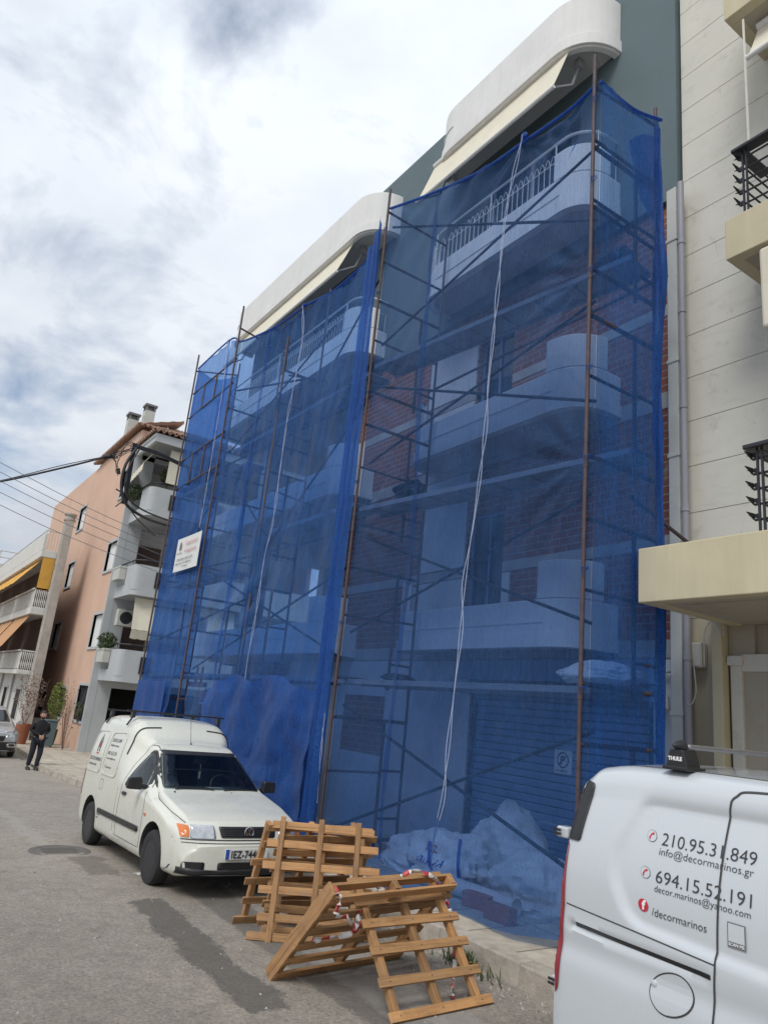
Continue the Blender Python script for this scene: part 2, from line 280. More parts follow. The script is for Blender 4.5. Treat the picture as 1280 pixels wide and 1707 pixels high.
# ---------------------------------------------------------------- mesh helpers
class MB:
    def __init__(s): s.v = []; s.f = []; s.uv = []
    def add(s, vs, fs):
        b = len(s.v); s.v += [Vector(v) for v in vs]; s.f += [[i+b for i in f] for f in fs]; return s
    def box(s, x0, x1, y0, y1, z0, z1):
        return s.add([(x0, y0, z0), (x1, y0, z0), (x1, y1, z0), (x0, y1, z0), (x0, y0, z1), (x1, y0, z1), (x1, y1, z1), (x0, y1, z1)],
                     [(0, 3, 2, 1), (4, 5, 6, 7), (0, 1, 5, 4), (1, 2, 6, 5), (2, 3, 7, 6), (3, 0, 4, 7)])
    def bar(s, p, q, w, h, upv=(0, 0, 1), w2=None):
        p = Vector(p); q = Vector(q); d = (q-p).normalized(); u = Vector(upv); a = d.cross(u)
        if a.length < 1e-4: a = d.cross(Vector((1, 0, 0)))
        a.normalize(); b = a.cross(d); vs = []
        for c in (p, q):
            for i, j in ((-1, -1), (1, -1), (1, 1), (-1, 1)): vs.append(c+a*i*w/2+b*j*h/2)
        return s.add(vs, [(0, 1, 2, 3), (7, 6, 5, 4), (0, 4, 5, 1), (1, 5, 6, 2), (2, 6, 7, 3), (3, 7, 4, 0)])
    def tube(s, pts, r, n=8, cap=True, r1=None):
        pts = [Vector(p) for p in pts]; rings = []; prev = None
        for i, p in enumerate(pts):
            d = (pts[min(i+1, len(pts)-1)]-pts[max(i-1, 0)]).normalized()
            if prev is None:
                a = d.cross(Vector((0, 0, 1)))
                if a.length < .05: a = d.cross(Vector((1, 0, 0)))
            else: a = prev-d*prev.dot(d)
            a.normalize(); prev = a; b = d.cross(a)
            rr = r if r1 is None else r+(r1-r)*i/(len(pts)-1)
            rings.append([p+(a*math.cos(2*math.pi*k/n)+b*math.sin(2*math.pi*k/n))*rr for k in range(n)])
        b0 = len(s.v); s.v += [v for g in rings for v in g]
        for i in range(len(rings)-1):
            for k in range(n):
                s.f.append([b0+i*n+k, b0+i*n+(k+1) % n, b0+(i+1)*n+(k+1) % n, b0+(i+1)*n+k])
        if cap: s.f.append([b0+k for k in range(n)][::-1]); s.f.append([b0+(len(rings)-1)*n+k for k in range(n)])
        return s
    def prism(s, outline, mapf, d0, d1):
        n = len(outline); vs = [mapf(a, b, d0) for a, b in outline]+[mapf(a, b, d1) for a, b in outline]
        fs = [list(range(n))[::-1], list(range(n, 2*n))]+[[i, (i+1) % n, (i+1) % n+n, i+n] for i in range(n)]
        return s.add(vs, fs)
    def grid(s, fn, nu, nv):
        b = len(s.v)
        for j in range(nv+1):
            for i in range(nu+1): s.v.append(Vector(fn(i/nu, j/nv)))
        for j in range(nv):
            for i in range(nu): k = b+j*(nu+1)+i; s.f.append([k, k+1, k+nu+2, k+nu+1])
        return s
    def lathe(s, prof, c, ax='z', n=16, caps=True):
        b = len(s.v); c = Vector(c)
        for r, h in prof:
            for k in range(n):
                t = 2*math.pi*k/n; u, v = r*math.cos(t), r*math.sin(t)
                s.v.append(c+Vector({'z': (u, v, h), 'x': (h, u, v), 'y': (u, h, v)}[ax]))
        for i in range(len(prof)-1):
            for k in range(n): s.f.append([b+i*n+k, b+i*n+(k+1) % n, b+(i+1)*n+(k+1) % n, b+(i+1)*n+k])
        if caps: s.f.append([b+k for k in range(n)]); s.f.append([b+(len(prof)-1)*n+k for k in range(n)])
        return s
    def build(s, name, mat, parent=None, smooth=False, bevel=0, subd=0, local=False, solid=0):
        me = bpy.data.meshes.new(name)
        off = Vector((0, 0, 0))
        if parent is not None and not local: off = wloc(parent)
        base = None
        if parent is None and not local and s.v:
            lo = Vector([min(v[i] for v in s.v) for i in range(3)]); hi = Vector([max(v[i] for v in s.v) for i in range(3)])
            off = Vector(((lo.x+hi.x)/2, (lo.y+hi.y)/2, lo.z)); base = off
        me.from_pydata([v-off for v in s.v], [], s.f); me.validate()
        bm = bmesh.new(); bm.from_mesh(me); bmesh.ops.recalc_face_normals(bm, faces=bm.faces); bm.to_mesh(me); bm.free()
        if smooth:
            me.shade_smooth() if hasattr(me, 'shade_smooth') else None
            try: me.set_sharp_from_angle(angle=R(42))
            except Exception: pass
        me.materials.append(MT[mat] if isinstance(mat, str) else mat)
        o = bpy.data.objects.new(name, me); COL.objects.link(o)
        if base is not None: o.location = base
        if parent is not None: o.parent = parent
        if bevel:
            b = o.modifiers.new('bevel', 'BEVEL'); b.width = bevel; b.segments = 2; b.limit_method = 'ANGLE'; b.angle_limit = R(40)
        if solid: q = o.modifiers.new('solid', 'SOLIDIFY'); q.thickness = solid; q.offset = 0
        if subd: q = o.modifiers.new('sub', 'SUBSURF'); q.levels = subd; q.render_levels = subd
        return o
def wloc(o):
    l = Vector((0, 0, 0))
    while o is not None: l += o.location; o = o.parent
    return l
def tag(o, label=None, cat=None, group=None, kind=None):
    if label: o['label'] = label
    if cat: o['category'] = cat
    if group: o['group'] = group
    if kind: o['kind'] = kind
    return o
def thing(name, label, cat, loc=(0, 0, 0), rot=(0, 0, 0), group=None):
    o = bpy.data.objects.new(name, None); COL.objects.link(o); o.location = loc; o.rotation_euler = rot; o.empty_display_size = .2
    return tag(o, label, cat, group)
def text_mesh(s, size, align='LEFT', ext=.001, bold=0, spacing=1):
    cu = bpy.data.curves.new('t', 'FONT'); cu.body = s; cu.size = size; cu.align_x = align; cu.extrude = ext; cu.offset = bold; cu.space_character = spacing; cu.resolution_u = 3
    o = bpy.data.objects.new('t', cu); COL.objects.link(o); dg = bpy.context.evaluated_depsgraph_get()
    me = bpy.data.meshes.new_from_object(o.evaluated_get(dg)); bpy.data.objects.remove(o); bpy.data.curves.remove(cu)
    return me
def put_text(s, size, mat, parent, org, ux, uy, name='lettering', align='LEFT', bvh=None, axis=None, bold=0, spacing=1, sx=1, lift=.003):
    """text laid on a surface: org + ux*x + uy*y in the parent's frame, pressed onto bvh along axis"""
    me = text_mesh(s, size, align, .0008, bold, spacing); ux = Vector(ux).normalized()*sx; uy = Vector(uy).normalized(); uz = ux.cross(uy).normalized(); org = Vector(org)
    for v in me.vertices:
        p = org+ux*v.co.x+uy*v.co.y
        if bvh is not None:
            h = bvh.ray_cast(p-Vector(axis)*1.5, Vector(axis)) 
            if h[0] is not None: p = h[0]-Vector(axis)*(lift)
            p = p-Vector(axis)*v.co.z
        else: p = p+uz*(v.co.z+lift)
        v.co = p
    me.materials.clear(); me.materials.append(MT[mat]); o = bpy.data.objects.new(name, me); COL.objects.link(o); o.parent = parent
    return o
def in_poly(x, y, P):
    c = False; n = len(P); j = n-1
    for i in range(n):
        if (P[i][1] > y) != (P[j][1] > y) and x < (P[j][0]-P[i][0])*(y-P[i][1])/(P[j][1]-P[i][1]+1e-12)+P[i][0]: c = not c
        j = i
    return c
def rounded(P, r, n=5):
    out = []; m = len(P)
    for i in range(m):
        a = Vector(P[i-1]); b = Vector(P[i]); c = Vector(P[(i+1) % m]); u = (a-b); w = (c-b)
        rr = min(r if not hasattr(r, '__len__') else r[i], u.length*.45, w.length*.45); p = b+u.normalized()*rr; q = b+w.normalized()*rr
        for k in range(n+1):
            t = k/n; out.append(tuple(p*(1-t)**2+b*2*t*(1-t)+q*t*t))
    return out
def decal(outline, axis, bvh, mat, name, parent, lift=.004, step=.05, thick=.003, back=1.5, smooth=True):
    """patch of skin (glass, lamp, badge) cut to a 2-D outline and pressed on the body along axis 'x'|'y'|'z' (sign)"""
    ax = axis[-1]; sg = -1 if axis[0] == '-' else 1
    bm = bmesh.new()
    mk = {'x': lambda a, b: (0, a, b), 'y': lambda a, b: (a, 0, b), 'z': lambda a, b: (a, b, 0)}[ax]
    vs = [bm.verts.new(mk(a, b)) for a, b in outline]
    tess = tessellate_polygon([[Vector(mk(a, b)) for a, b in outline]])
    for t in tess:
        try: bm.faces.new([vs[i] for i in t])
        except ValueError: pass
    i0, i1 = {'x': (1, 2), 'y': (0, 2), 'z': (0, 1)}[ax]
    for ii, k in ((i0, 0), (i1, 1)):
        lo = min(p[k] for p in outline); hi = max(p[k] for p in outline); n = int((hi-lo)/step)
        for q in range(1, n+1):
            co = [0, 0, 0]; no = [0, 0, 0]; co[ii] = lo+(hi-lo)*q/(n+1); no[ii] = 1
            bmesh.ops.bisect_plane(bm, geom=bm.verts[:]+bm.edges[:]+bm.faces[:], plane_co=co, plane_no=no)
    d = Vector({'x': (sg, 0, 0), 'y': (0, sg, 0), 'z': (0, 0, sg)}[ax])
    ai = {'x': 0, 'y': 1, 'z': 2}[ax]; H = [(v, bvh.ray_cast(v.co-d*back*2, d)[0]) for v in bm.verts]
    ok = sorted(h[ai] for v, h in H if h is not None); med = ok[len(ok)//2] if ok else 0
    for v, h in H:
        if h is None or abs(h[ai]-med) > .45:
            q = v.co.copy(); q[ai] = med; h = bvh.find_nearest(q)[0]
        v.co = h-d*lift
    me = bpy.data.meshes.new(name); bmesh.ops.recalc_face_normals(bm, faces=bm.faces); bm.to_mesh(me); bm.free()
    if smooth and max(max(q[k] for q in outline)-min(q[k] for q in outline) for k in (0, 1)) > .2: me.shade_smooth()
    me.materials.append(MT[mat]); o = bpy.data.objects.new(name, me); COL.objects.link(o); o.parent = parent
    if thick: q = o.modifiers.new('solid', 'SOLIDIFY'); q.thickness = thick; q.offset = 0
    return o
def strip(pts, w):
    """outline of a thin line of width w along 2-D pts"""
    L = []; Rr = []
    for i, p in enumerate(pts):
        a = Vector(pts[max(i-1, 0)]); b = Vector(pts[min(i+1, len(pts)-1)]); d = (b-a).normalized(); nn = Vector((-d.y, d.x))*w/2
        L.append(tuple(Vector(p)+nn)); Rr.append(tuple(Vector(p)-nn))
    return L+Rr[::-1]
def bezier(P, n=10):
    out = []
    for i in range(len(P)-1):
        p0 = Vector(P[max(i-1, 0)]); p1 = Vector(P[i]); p2 = Vector(P[i+1]); p3 = Vector(P[min(i+2, len(P)-1)])
        for k in range(n):
            t = k/n; out.append(.5*((2*p1)+(-p0+p2)*t+(2*p0-5*p1+4*p2-p3)*t*t+(-p0+3*p1-3*p2+p3)*t**3))
    out.append(Vector(P[-1])); return out
def interp(x, T):
    if x <= T[0][0]: return T[0][1]
    for (a, b), (c, d) in zip(T, T[1:]):
        if x <= c:
            t = (x-a)/(c-a); t = t*t*(3-2*t)*.5+t*.5; return b+(d-b)*t
    return T[-1][1]
def lin(x, T):
    if x <= T[0][0]: return T[0][1]
    for (a, b), (c, d) in zip(T, T[1:]):
        if x <= c: return b+(d-b)*(x-a)/(c-a)
    return T[-1][1]
def gz(y):
    return -1.9 if y < 8 else (-1.9-.037*(y-8) if y < 24 else -2.492)
# ================================================================ SETTING
def strip_sheet(name, x0, x1, ys, off, mat, nx=6):
    b = MB(); n = len(ys)
    base = len(b.v)
    for y in ys:
        for i in range(nx+1): b.v.append(Vector((x0+(x1-x0)*i/nx, y, gz(y)+off)))
    for j in range(n-1):
        for i in range(nx): k = j*(nx+1)+i; b.f.append([k, k+1, k+nx+2, k+nx+1])
    o = b.build(name, mat, local=True); tag(o, kind='structure'); return o
YS = [-60, -20, -5, 0, 4, 6, 8, 10, 12, 14, 16, 18, 20, 22, 24, 30, 40, 60]
g = MB(); g.add([(-600, -600, -3.3), (600, -600, -3.3), (600, 900, -3.3), (-600, 900, -3.3)], [(0, 1, 2, 3)])
tag(g.build('ground', 'ground', local=True), kind='structure')
strip_sheet('terrain', -60, 60, YS, -.06, 'ground', 8)
strip_sheet('road', -6, 4.6, YS, 0, 'asphalt', 8)
# pavement with a real, slightly broken kerb
pv = MB(); ys = [-20, -5, 0, 2, 4, 5, 6, 7, 8, 10, 12, 14, 16, 18, 20, 22, 24, 26]
for a, b_ in zip(ys, ys[1:]):
    vs = []
    for y in (a, b_):
        for x in (4.78, 7.6): vs += [(x, y, gz(y)+.15), (x, y, gz(y)-.2)]
    pv.add(vs, [(0, 2, 6, 4), (1, 5, 7, 3), (0, 4, 5, 1), (2, 3, 7, 6)])
tag(pv.build('pavement', 'paving', local=True), kind='structure')
kb = MB(); y = -4.0; kr = random.Random(3)
while y < 24:
    L = kr.uniform(.85, 1.15); j = kr.uniform(-.012, .012); h = .16+kr.uniform(-.012, .008)
    vs = []
    for yy in (y+.006, y+L-.006):
        z = gz(yy)
        vs += [(4.6+j, yy, z-.15), (4.62+j, yy, z+h), (4.80, yy, z+h+.004), (4.80, yy, z-.15)]
    kb.add(vs, [(0, 1, 2, 3), (7, 6, 5, 4), (0, 4, 5, 1), (1, 5, 6, 2), (2, 6, 7, 3)]); y += L
tag(kb.build('kerb', 'kerb', local=True, bevel=.012), kind='structure')
# paved forecourt in front of the salmon building
fp = MB(); fp.add([(5.0, 26, -2.40), (14, 26, -2.40), (14, 60, -2.40), (5.0, 60, -2.40), (5.0, 26, -2.6), (14, 26, -2.6), (14, 60, -2.6), (5.0, 60, -2.6)], [(0, 1, 2, 3), (0, 4, 5, 1), (0, 3, 7, 4), (1, 5, 6, 2)])
tag(fp.build('forecourt', 'paving', local=True), kind='structure')
sa = MB(); sa.grid(lambda u, v: (4.66+9*u, 22+4*v, gz(22+4*v)+.05+.04*u), 3, 3)
tag(sa.build('side_street', 'concrete', local=True), kind='structure')
mh = MB(); mh.lathe([(.36, 0), (.36, .008), (.30, .008), (.295, .003), (.02, .003)], (2.4, 10.15, gz(10.15)+.001), n=40)
for k in range(-3, 4): mh.box(2.4-.2, 2.4+.2, 10.15+k*.06-.012, 10.15+k*.06+.012, gz(10.15)+.002, gz(10.15)+.009)
tag(mh.build('manhole_cover', pm('cast_iron', (.12, .11, .10), .75, .25, 12, .4), bevel=.002), 'round cast iron manhole cover in the road beside the parked white van', 'manhole cover')

# ================================================================ MAIN BUILDING UNDER REPAIR
def part(mb, name, mat, par, **k): return mb.build(name, mat, par, **k)
def holes_wall(mb, x0, x1, y0, y1, z0, z1, holes, axis='x'):
    """solid wall with rectangular holes; axis x: wall plane is Y-Z, axis y: wall plane is X-Z (holes in X,Z)"""
    A = sorted({y0, y1}|{h[i] for h in holes for i in (0, 1)}); B = sorted({z0, z1}|{h[i] for h in holes for i in (2, 3)})
    A = [a for a in A if y0 <= a <= y1]; B = [b for b in B if z0 <= b <= z1]
    for a0, a1 in zip(A, A[1:]):
        run = None
        for b0, b1 in zip(B, B[1:]):
            c = ((a0+a1)/2, (b0+b1)/2); hit = any(h[0] < c[0] < h[1] and h[2] < c[1] < h[3] for h in holes)
            if not hit: run = [run[0], b1] if run else [b0, b1]
            if hit and run: emit(mb, x0, x1, a0, a1, run, axis); run = None
        if run: emit(mb, x0, x1, a0, a1, run, axis)
    return mb
def emit(mb, x0, x1, a0, a1, run, axis):
    if axis == 'x': mb.box(x0, x1, a0, a1, run[0], run[1])
    else: mb.box(a0, a1, x0, x1, run[0], run[1])
B = thing('apartment_building', 'apartment building under renovation behind blue netting, bare brick below, dark green render above', 'building', (9, 12, -1.75))
XW = 7.5
w = MB()
holes_wall(w, XW, XW+.25, 4.98, 13.0, -1.95, 7.1, [(5.43, 8.6, -1.95, .435), (8.08, 8.96, 1.15, 3.3), (8.08, 8.96, 4.3, 6.5)])
holes_wall(w, XW, XW+.25, 13.0, 17.0, -2.2, .95, [(14.6, 16.4, -2.2, .1)])
w.box(7.75, 14, 12.85, 13.1, -2, 7.1)
part(w, 'brick_wall', 'brick', B)
w = MB()      # raw concrete frame: slab edges, lintel bands, columns
for z0, z1 in ((.95, 1.16), (4.08, 4.31)):
    w.box(XW-.012, XW+.27, 4.99, 19.5, z0, z1); w.box(7.77, 14, 5.0, 19.5, z0, z1-.01)
w.box(7.77, 14, 5.0, 19.5, 6.9, 7.1)
for z in (2.26, 5.40): 
    w.box(XW-.008, XW+.2, 5.0, 8.08, z, z+.16); w.box(XW-.008, XW+.2, 8.96, 12.9, z, z+.16)
for y in (12.75, 17.35): 
    w.box(XW-.02, XW+.42, y, y+.42, -2.2, .95); w.box(XW-.02, XW+.42, y, y+.42, 1.16, 4.08); w.box(XW-.02, XW+.42, y, y+.42, 4.31, 7.1)
for x, y in ((13.2, 13.3), (13.2, 19.0), (10.5, 19.0)):
    w.box(x, x+.4, y, y+.4, -2.2, .95); w.box(x, x+.4, y, y+.4, 1.16, 4.08); w.box(x, x+.4, y, y+.4, 4.31, 6.9)
w.box(XW-.006, XW+.2, 4.985, 5.2, 3.75, 4.07)
part(w, 'concrete_frame', 'concrete', B, bevel=.008)
w = MB()      # plastered fields
for y0, y1, z0, z1 in ((8.62, 10.85, -1.95, .93), (5.0, 5.41, -1.95, .93), (8.98, 10.15, 1.18, 2.24), (8.98, 10.15, 2.44, 4.06), (7.9, 8.06, 1.18, 2.24), (8.98, 10.5, 4.33, 5.38), (8.98, 10.3, 5.58, 6.9), (12.2, 12.74, -1.95, .93), (10.86, 12.19, -1.95, -.68), (10.86, 12.19, .32, .93), (13.2, 14.58, -1.9, .93)):
    w = MB(); w.box(XW-.018, XW+.01, y0, y1, z0, z1); part(w, 'plaster', 'plaster', B)
gw = MB()
holes_wall(gw, XW-.07, XW+.25, 4.98, 12.95, 7.12, 12.05, [(6.9, 8.9, 7.45, 9.7)])
holes_wall(gw, XW-.07, XW+.25, 12.95, 19.5, 7.12, 11.2, [(14.0, 17.5, 7.45, 9.7)])
gw.box(XW-.07, XW+.25, 4.98, 6.15, 12.05, 17); gw.box(7.75, 14, 4.98, 5.2, -1.9, .94); gw.box(7.75, 14, 4.98, 5.2, 1.17, 4.06); gw.box(7.75, 14, 4.98, 5.2, 4.33, 6.88); gw.box(7.75, 14, 4.98, 5.2, 7.12, 17); gw.box(7.75, 14, 19.3, 19.5, 7.12, 11.2)
part(gw, 'green_wall', 'green', B)
bw = MB(); bw.box(14, 14.2, 4.98, 12.9, -2, 16); bw.box(14, 14.2, 12.9, 19.5, 6.9, 11.15); bw.box(XW+.26, 14, 6.16, 12.9, 11.8, 11.95); bw.box(XW+.26, 14, 12.9, 19.3, 11.0, 11.15); part(bw, 'rear_wall', 'plaster', B)
for y0, y1, z0, z1 in ((6.9, 8.9, 7.45, 9.7), (14.0, 17.5, 7.45, 9.7)):
    f = MB(); n = 2 if y1-y0 < 3 else 3
    for k in range(n+1): yy = y0+(y1-y0)*k/n; f.box(XW+.05, XW+.11, yy-.04, yy+.04, z0+.05, z1-.05)
    f.box(XW+.05, XW+.11, y0, y1, z0, z0+.05); f.box(XW+.05, XW+.11, y0, y1, z1-.05, z1)
    fr = part(f, 'balcony_door', 'white', B); p = MB(); p.box(XW+.07, XW+.085, y0, y1, z0+.02, z1-.02); part(p, 'pane', 'glass', fr)
for z0, z1 in ((1.15, 3.3), (4.3, 6.5)):
    f = MB(); f.box(XW+.12, XW+.18, 8.08, 8.14, z0, z1); f.box(XW+.12, XW+.18, 8.90, 8.96, z0, z1); f.box(XW+.12, XW+.18, 8.14, 8.9, z1-.06, z1); f.box(XW+.12, XW+.18, 8.50, 8.54, z0, z1-.06)
    fr = part(f, 'window', 'shutter', B); p = MB(); p.box(XW+.145, XW+.155, 8.14, 8.9, z0, z1-.06); part(p, 'pane', 'glass', fr)
# roller shutter of the garage
s = MB(); z = -1.72
while z < .40:
    s.prism([(0, z), (-.018, z+.012), (-.018, z+.078), (0, z+.094)], lambda a, b, d: (XW+.08+a, 5.47+3.09*d, b), 0, 1); z += .1
sh = part(s, 'garage_shutter', 'shutter', B)
for y in (5.43, 8.53): f = MB(); f.box(XW+.02, XW+.1, y, y+.07, -1.95, .435); part(f, 'guide_rail', 'dsteel', sh)
f = MB(); f.box(XW-.1, XW+.02, 5.3, 8.72, .44, .60); f.box(XW-.16, XW+.02, 5.30, 8.70, .64, .92); part(f, 'shutter_box', 'shutter', B, bevel=.01)
# mirrored no-parking plate on the shutter
ps = MB(); ps.box(XW+.045, XW+.055, 6.66, 6.95, -.50, -.21); pl = part(ps, 'no_parking_plate', 'plate', sh)
ring = MB(); rr = []
for k in range(33): t = 2*math.pi*k/32; rr.append((XW+.042, 6.805+.09*math.cos(t), -.33+.09*math.sin(t)))
ring.tube(rr, .009, 4, False); ring.bar((XW+.041, 6.745, -.27), (XW+.041, 6.865, -.39), .016, .004, (1, 0, 0)); part(ring, 'forbidding_ring', 'ink', pl)
put_text('P', .15, 'ink', pl, Vector((XW+.044, 6.85, -.385))-wloc(pl), (0, -1, 0), (0, 0, 1), bold=.004)
put_text('NO PARKING', .034, 'ink', pl, Vector((XW+.044, 6.925, -.475))-wloc(pl), (0, -1, 0), (0, 0, 1))

def bal_path(Y0, Y1, xf=6.7, xw=7.5, r=.52, inset=0):
    P = []; a = Y0+inset; b = Y1-inset; x = xf+inset; rr = r-inset
    P.append((xw, a))
    for k in range(11): t = math.pi/2*k/10; P.append((x+rr-rr*math.sin(t), a+rr-rr*math.cos(t)))
    for k in range(11): t = math.pi/2*k/10; P.append((x+rr-rr*math.cos(t), b-rr+rr*math.sin(t)))
    P.append((xw, b)); return P
def ribbon(mb, Po, Pi, i0, i1, z0, z1):
    n = i1-i0+1; vs = []
    for i in range(i0, i1+1): vs += [(*Po[i], z0), (*Po[i], z1), (*Pi[i], z1), (*Pi[i], z0)]
    fs = []
    for k in range(n-1):
        a = 4*k; fs += [(a, a+4, a+5, a+1), (a+1, a+5, a+6, a+2), (a+2, a+6, a+7, a+3), (a+3, a+7, a+4, a)]
    fs += [(0, 1, 2, 3), (4*n-1, 4*n-2, 4*n-3, 4*n-4)]; mb.add(vs, fs)
def balcony(par, Y0, Y1, zb, rail=True, full=False, name='balcony', mat='white', xf=6.7):
    global bal_path
    keep = bal_path; RR = .74 if full else .52
    bal_path = lambda Y0, Y1, xf=6.7, xw=7.5, r=RR, inset=0: keep(Y0, Y1, xf, xw, r, inset)
    try: return balcony_(par, Y0, Y1, zb, rail, full, name, mat, xf)
    finally: bal_path = keep
def balcony_(par, Y0, Y1, zb, rail, full, name, mat, xf):
    Po = bal_path(Y0, Y1, xf); Pi = bal_path(Y0, Y1, xf, inset=.12); m = MB(); N_ = len(Po)
    if full: ribbon(m, Po, Pi, 0, N_-1, zb-.02, zb+1.02)
    else:
        ribbon(m, Po, Pi, 0, N_-1, zb, zb+.6)
    o = part(m, name, mat, par, smooth=True, bevel=.02)
    if full:
        l = MB(); Q = bal_path(Y0-.03, Y1+.03, xf-.03); ribbon(l, Q, Po, 0, N_-1, zb+.0, zb+.22); ribbon(l, bal_path(Y0-.015, Y1+.015, xf-.015), Po, 12, N_-2, zb+.52, zb+.545); part(l, 'moulding', mat, o, smooth=True, bevel=.015)
    else:
        l = MB(); ribbon(l, bal_path(Y0-.014, Y1+.014, xf-.014), Po, 0, N_-1, zb+.0, zb+.17); ribbon(l, bal_path(Y0-.012, Y1+.012, xf-.012), Po, 11, 12, zb+.30, zb+.325); part(l, 'moulding', mat, o, smooth=True)
        # taller rounded corner blocks
        for seg in ((1, 12), (11, 22)):
            Po2 = [Vector(p) for p in Po]; Pi2 = [Vector(p) for p in Pi]
            if seg[0] == 1: A = [Po[1]]+Po[2:12]+[(xf, min(Y0+.64, Y1-.6))]; Bq = [Pi[1]]+Pi[2:12]+[(xf+.12, min(Y0+.64, Y1-.6))]
            else: A = [(xf, Y1-.36)]+[p for p in Po[12:23] if p[1] > Y1-.36]; Bq = [(xf+.12, Y1-.36)]+[q for p, q in zip(Po[12:23], Pi[12:23]) if p[1] > Y1-.36]
            c = MB(); ribbon(c, A, Bq, 0, len(A)-1, zb+.602, zb+1.09); part(c, 'corner_block', mat, o, smooth=True, bevel=.012)
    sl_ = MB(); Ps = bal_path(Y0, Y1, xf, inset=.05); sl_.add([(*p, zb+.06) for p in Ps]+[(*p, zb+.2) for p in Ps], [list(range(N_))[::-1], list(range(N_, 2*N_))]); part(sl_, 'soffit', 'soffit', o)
    if rail:
        r_ = MB(); y0 = Y0+.66; y1 = Y1-.38; x = xf+.06
        Pr = bal_path(Y0, Y1, xf, inset=.06); top = [(*p, zb+1.34) for p in Pr]; r_.tube(top, .022, 6)
        for z in (.66, 1.02): r_.tube([(x, y0, zb+z), (x, y1, zb+z)], .01, 5)
        n = int((y1-y0)/.115)
        for k in range(n+1):
            yy = y0+(y1-y0)*k/n; r_.tube([(x, yy, zb+.62), (x, yy, zb+1.02)], .008, 4)
            if k < n:
                ym = yy+(y1-y0)/n/2; ww = (y1-y0)/n
                r_.tube([(x, yy, zb+1.02), (x, ym-ww*.2, zb+1.14), (x, ym, zb+1.17), (x, ym+ww*.2, zb+1.14), (x, yy+ww, zb+1.02)], .006, 4, False)
        for k in range(3): yy = y0+(y1-y0)*k/2; r_.tube([(x, yy, zb+.6), (x, yy, zb+1.34)], .014, 5)
        for yy in (Y0+.06, Y1-.06):
            for xx in (7.1, 7.25, 7.4): r_.tube([(xx, yy, zb+.6), (xx, yy, zb+1.05)], .008, 4)
            r_.tube([(7.02, yy, zb+1.05), (XW, yy, zb+1.05)], .01, 4)
            r_.tube([(7.0, yy, zb+1.05), (7.0, yy, zb+1.34)], .01, 4)
        part(r_, 'railing', 'white', o)
    return o
def awning(par, Y0, Y1, zt, zb_, x0, x1, mat='awning_cream', arms=True):
    m = MB()
    def fn(u, v): 
        yy = Y0+(Y1-Y0)*u; return (x0+(x1-x0)*v-.0*math.sin(v*3), yy, zt+(zb_-zt)*v-.02*math.sin(v*math.pi)+.004*math.sin(yy*9))
    m.grid(fn, 30, 6); o = part(m, 'awning', mat, par, solid=.006)
    b = MB(); b.tube([(x1, Y0-.02, zb_-.02), (x1, Y1+.02, zb_-.02)], .032, 10); b.tube([(x0, Y0, zt+.03), (x0, Y1, zt+.03)], .05, 10); part(b, 'roller', 'white', o)
    if arms:
        for yy in (Y0+.05, Y1-.05): b = MB(); b.bar((x0+.28, yy, zt-.1), ((x0+x1)/2+.3, yy, (zt+zb_)/2-.1), .03, .03); b.bar(((x0+x1)/2+.3, yy, (zt+zb_)/2-.1), (x1, yy, zb_), .03, .03); b.box(x0+.22, x0+.34, yy-.05, yy+.05, zt-.16, zt+.02); part(b, 'arm', 'pipe_grey', o)
    return o
for zb in (1.0, 4.15): balcony(B, 5.92, 9.86, zb, False)
balcony(B, 5.92, 9.86, 7.3, True)
balcony(B, 5.95, 9.95, 10.35, False, True, 'roof_balcony')
for zb in (1.0, 4.15): balcony(B, 12.0, 19.4, zb, False)
balcony(B, 12.0, 19.6, 7.3, True)
balcony(B, 11.9, 19.9, 10.3, False, True, 'roof_balcony')
awning(B, 6.42, 9.85, 10.40, 9.45, 6.80, 6.47)
awning(B, 12.8, 19.2, 10.32, 9.4, 6.80, 6.45)
rr_ = MB()          # thin rail on the roof terrace
for y0, y1, zt_ in ((6.2, 6.9, 12.05), (12.97, 14.2, 11.2)):
    for z in (zt_+.12, zt_+.55): rr_.tube([(XW+.05, y0, z), (XW+.05, y1, z)], .016, 6)
    k = y0
    while k < y1: rr_.tube([(XW+.05, k, zt_-.05), (XW+.05, k, zt_+.55)], .009, 5); k += .13
    part(rr_, 'roof_railing', 'white', B); rr_ = MB()

# pipes between the two buildings
p = MB(); p.box(7.28, 7.43, 4.905, 5.045, -1.75, 7.12)
for z in (6.3, 4.55, 3.3, 2.0, .3, -.6): p.box(7.268, 7.445, 4.893, 5.057, z, z+.05)
tag(part(p, 'drain_duct', 'pipe', None, bevel=.008), 'wide pale drain duct running down beside the strip of bare brick', 'pipe')
p = MB(); p.tube([(7.30, 4.845, -1.75), (7.30, 4.845, 7.15)], .04, 12)
for z in (6.2, 5.2, 3.9, 2.6, .9, -.4): p.tube([(7.30, 4.845, z), (7.30, 4.845, z+.06)], .048, 12)
tag(part(p, 'drainpipe', 'pipe_grey', None, smooth=True), 'thin round grey drainpipe tight against the cream grooved wall', 'pipe')
p = MB(); p.tube(bezier([(7.42, 5.32, -1.7), (7.42, 5.32, .55), (7.42, 5.28, .75), (7.40, 5.1, .8)], 6), .022, 8); p.tube([(7.4, 5.2, .5), (7.3, 5.13, .35)], .045, 8)
tag(part(p, 'water_pipe', 'pipe', None, smooth=True), 'slim pale pipe bending at the top, low down at the corner by the canopy', 'pipe')

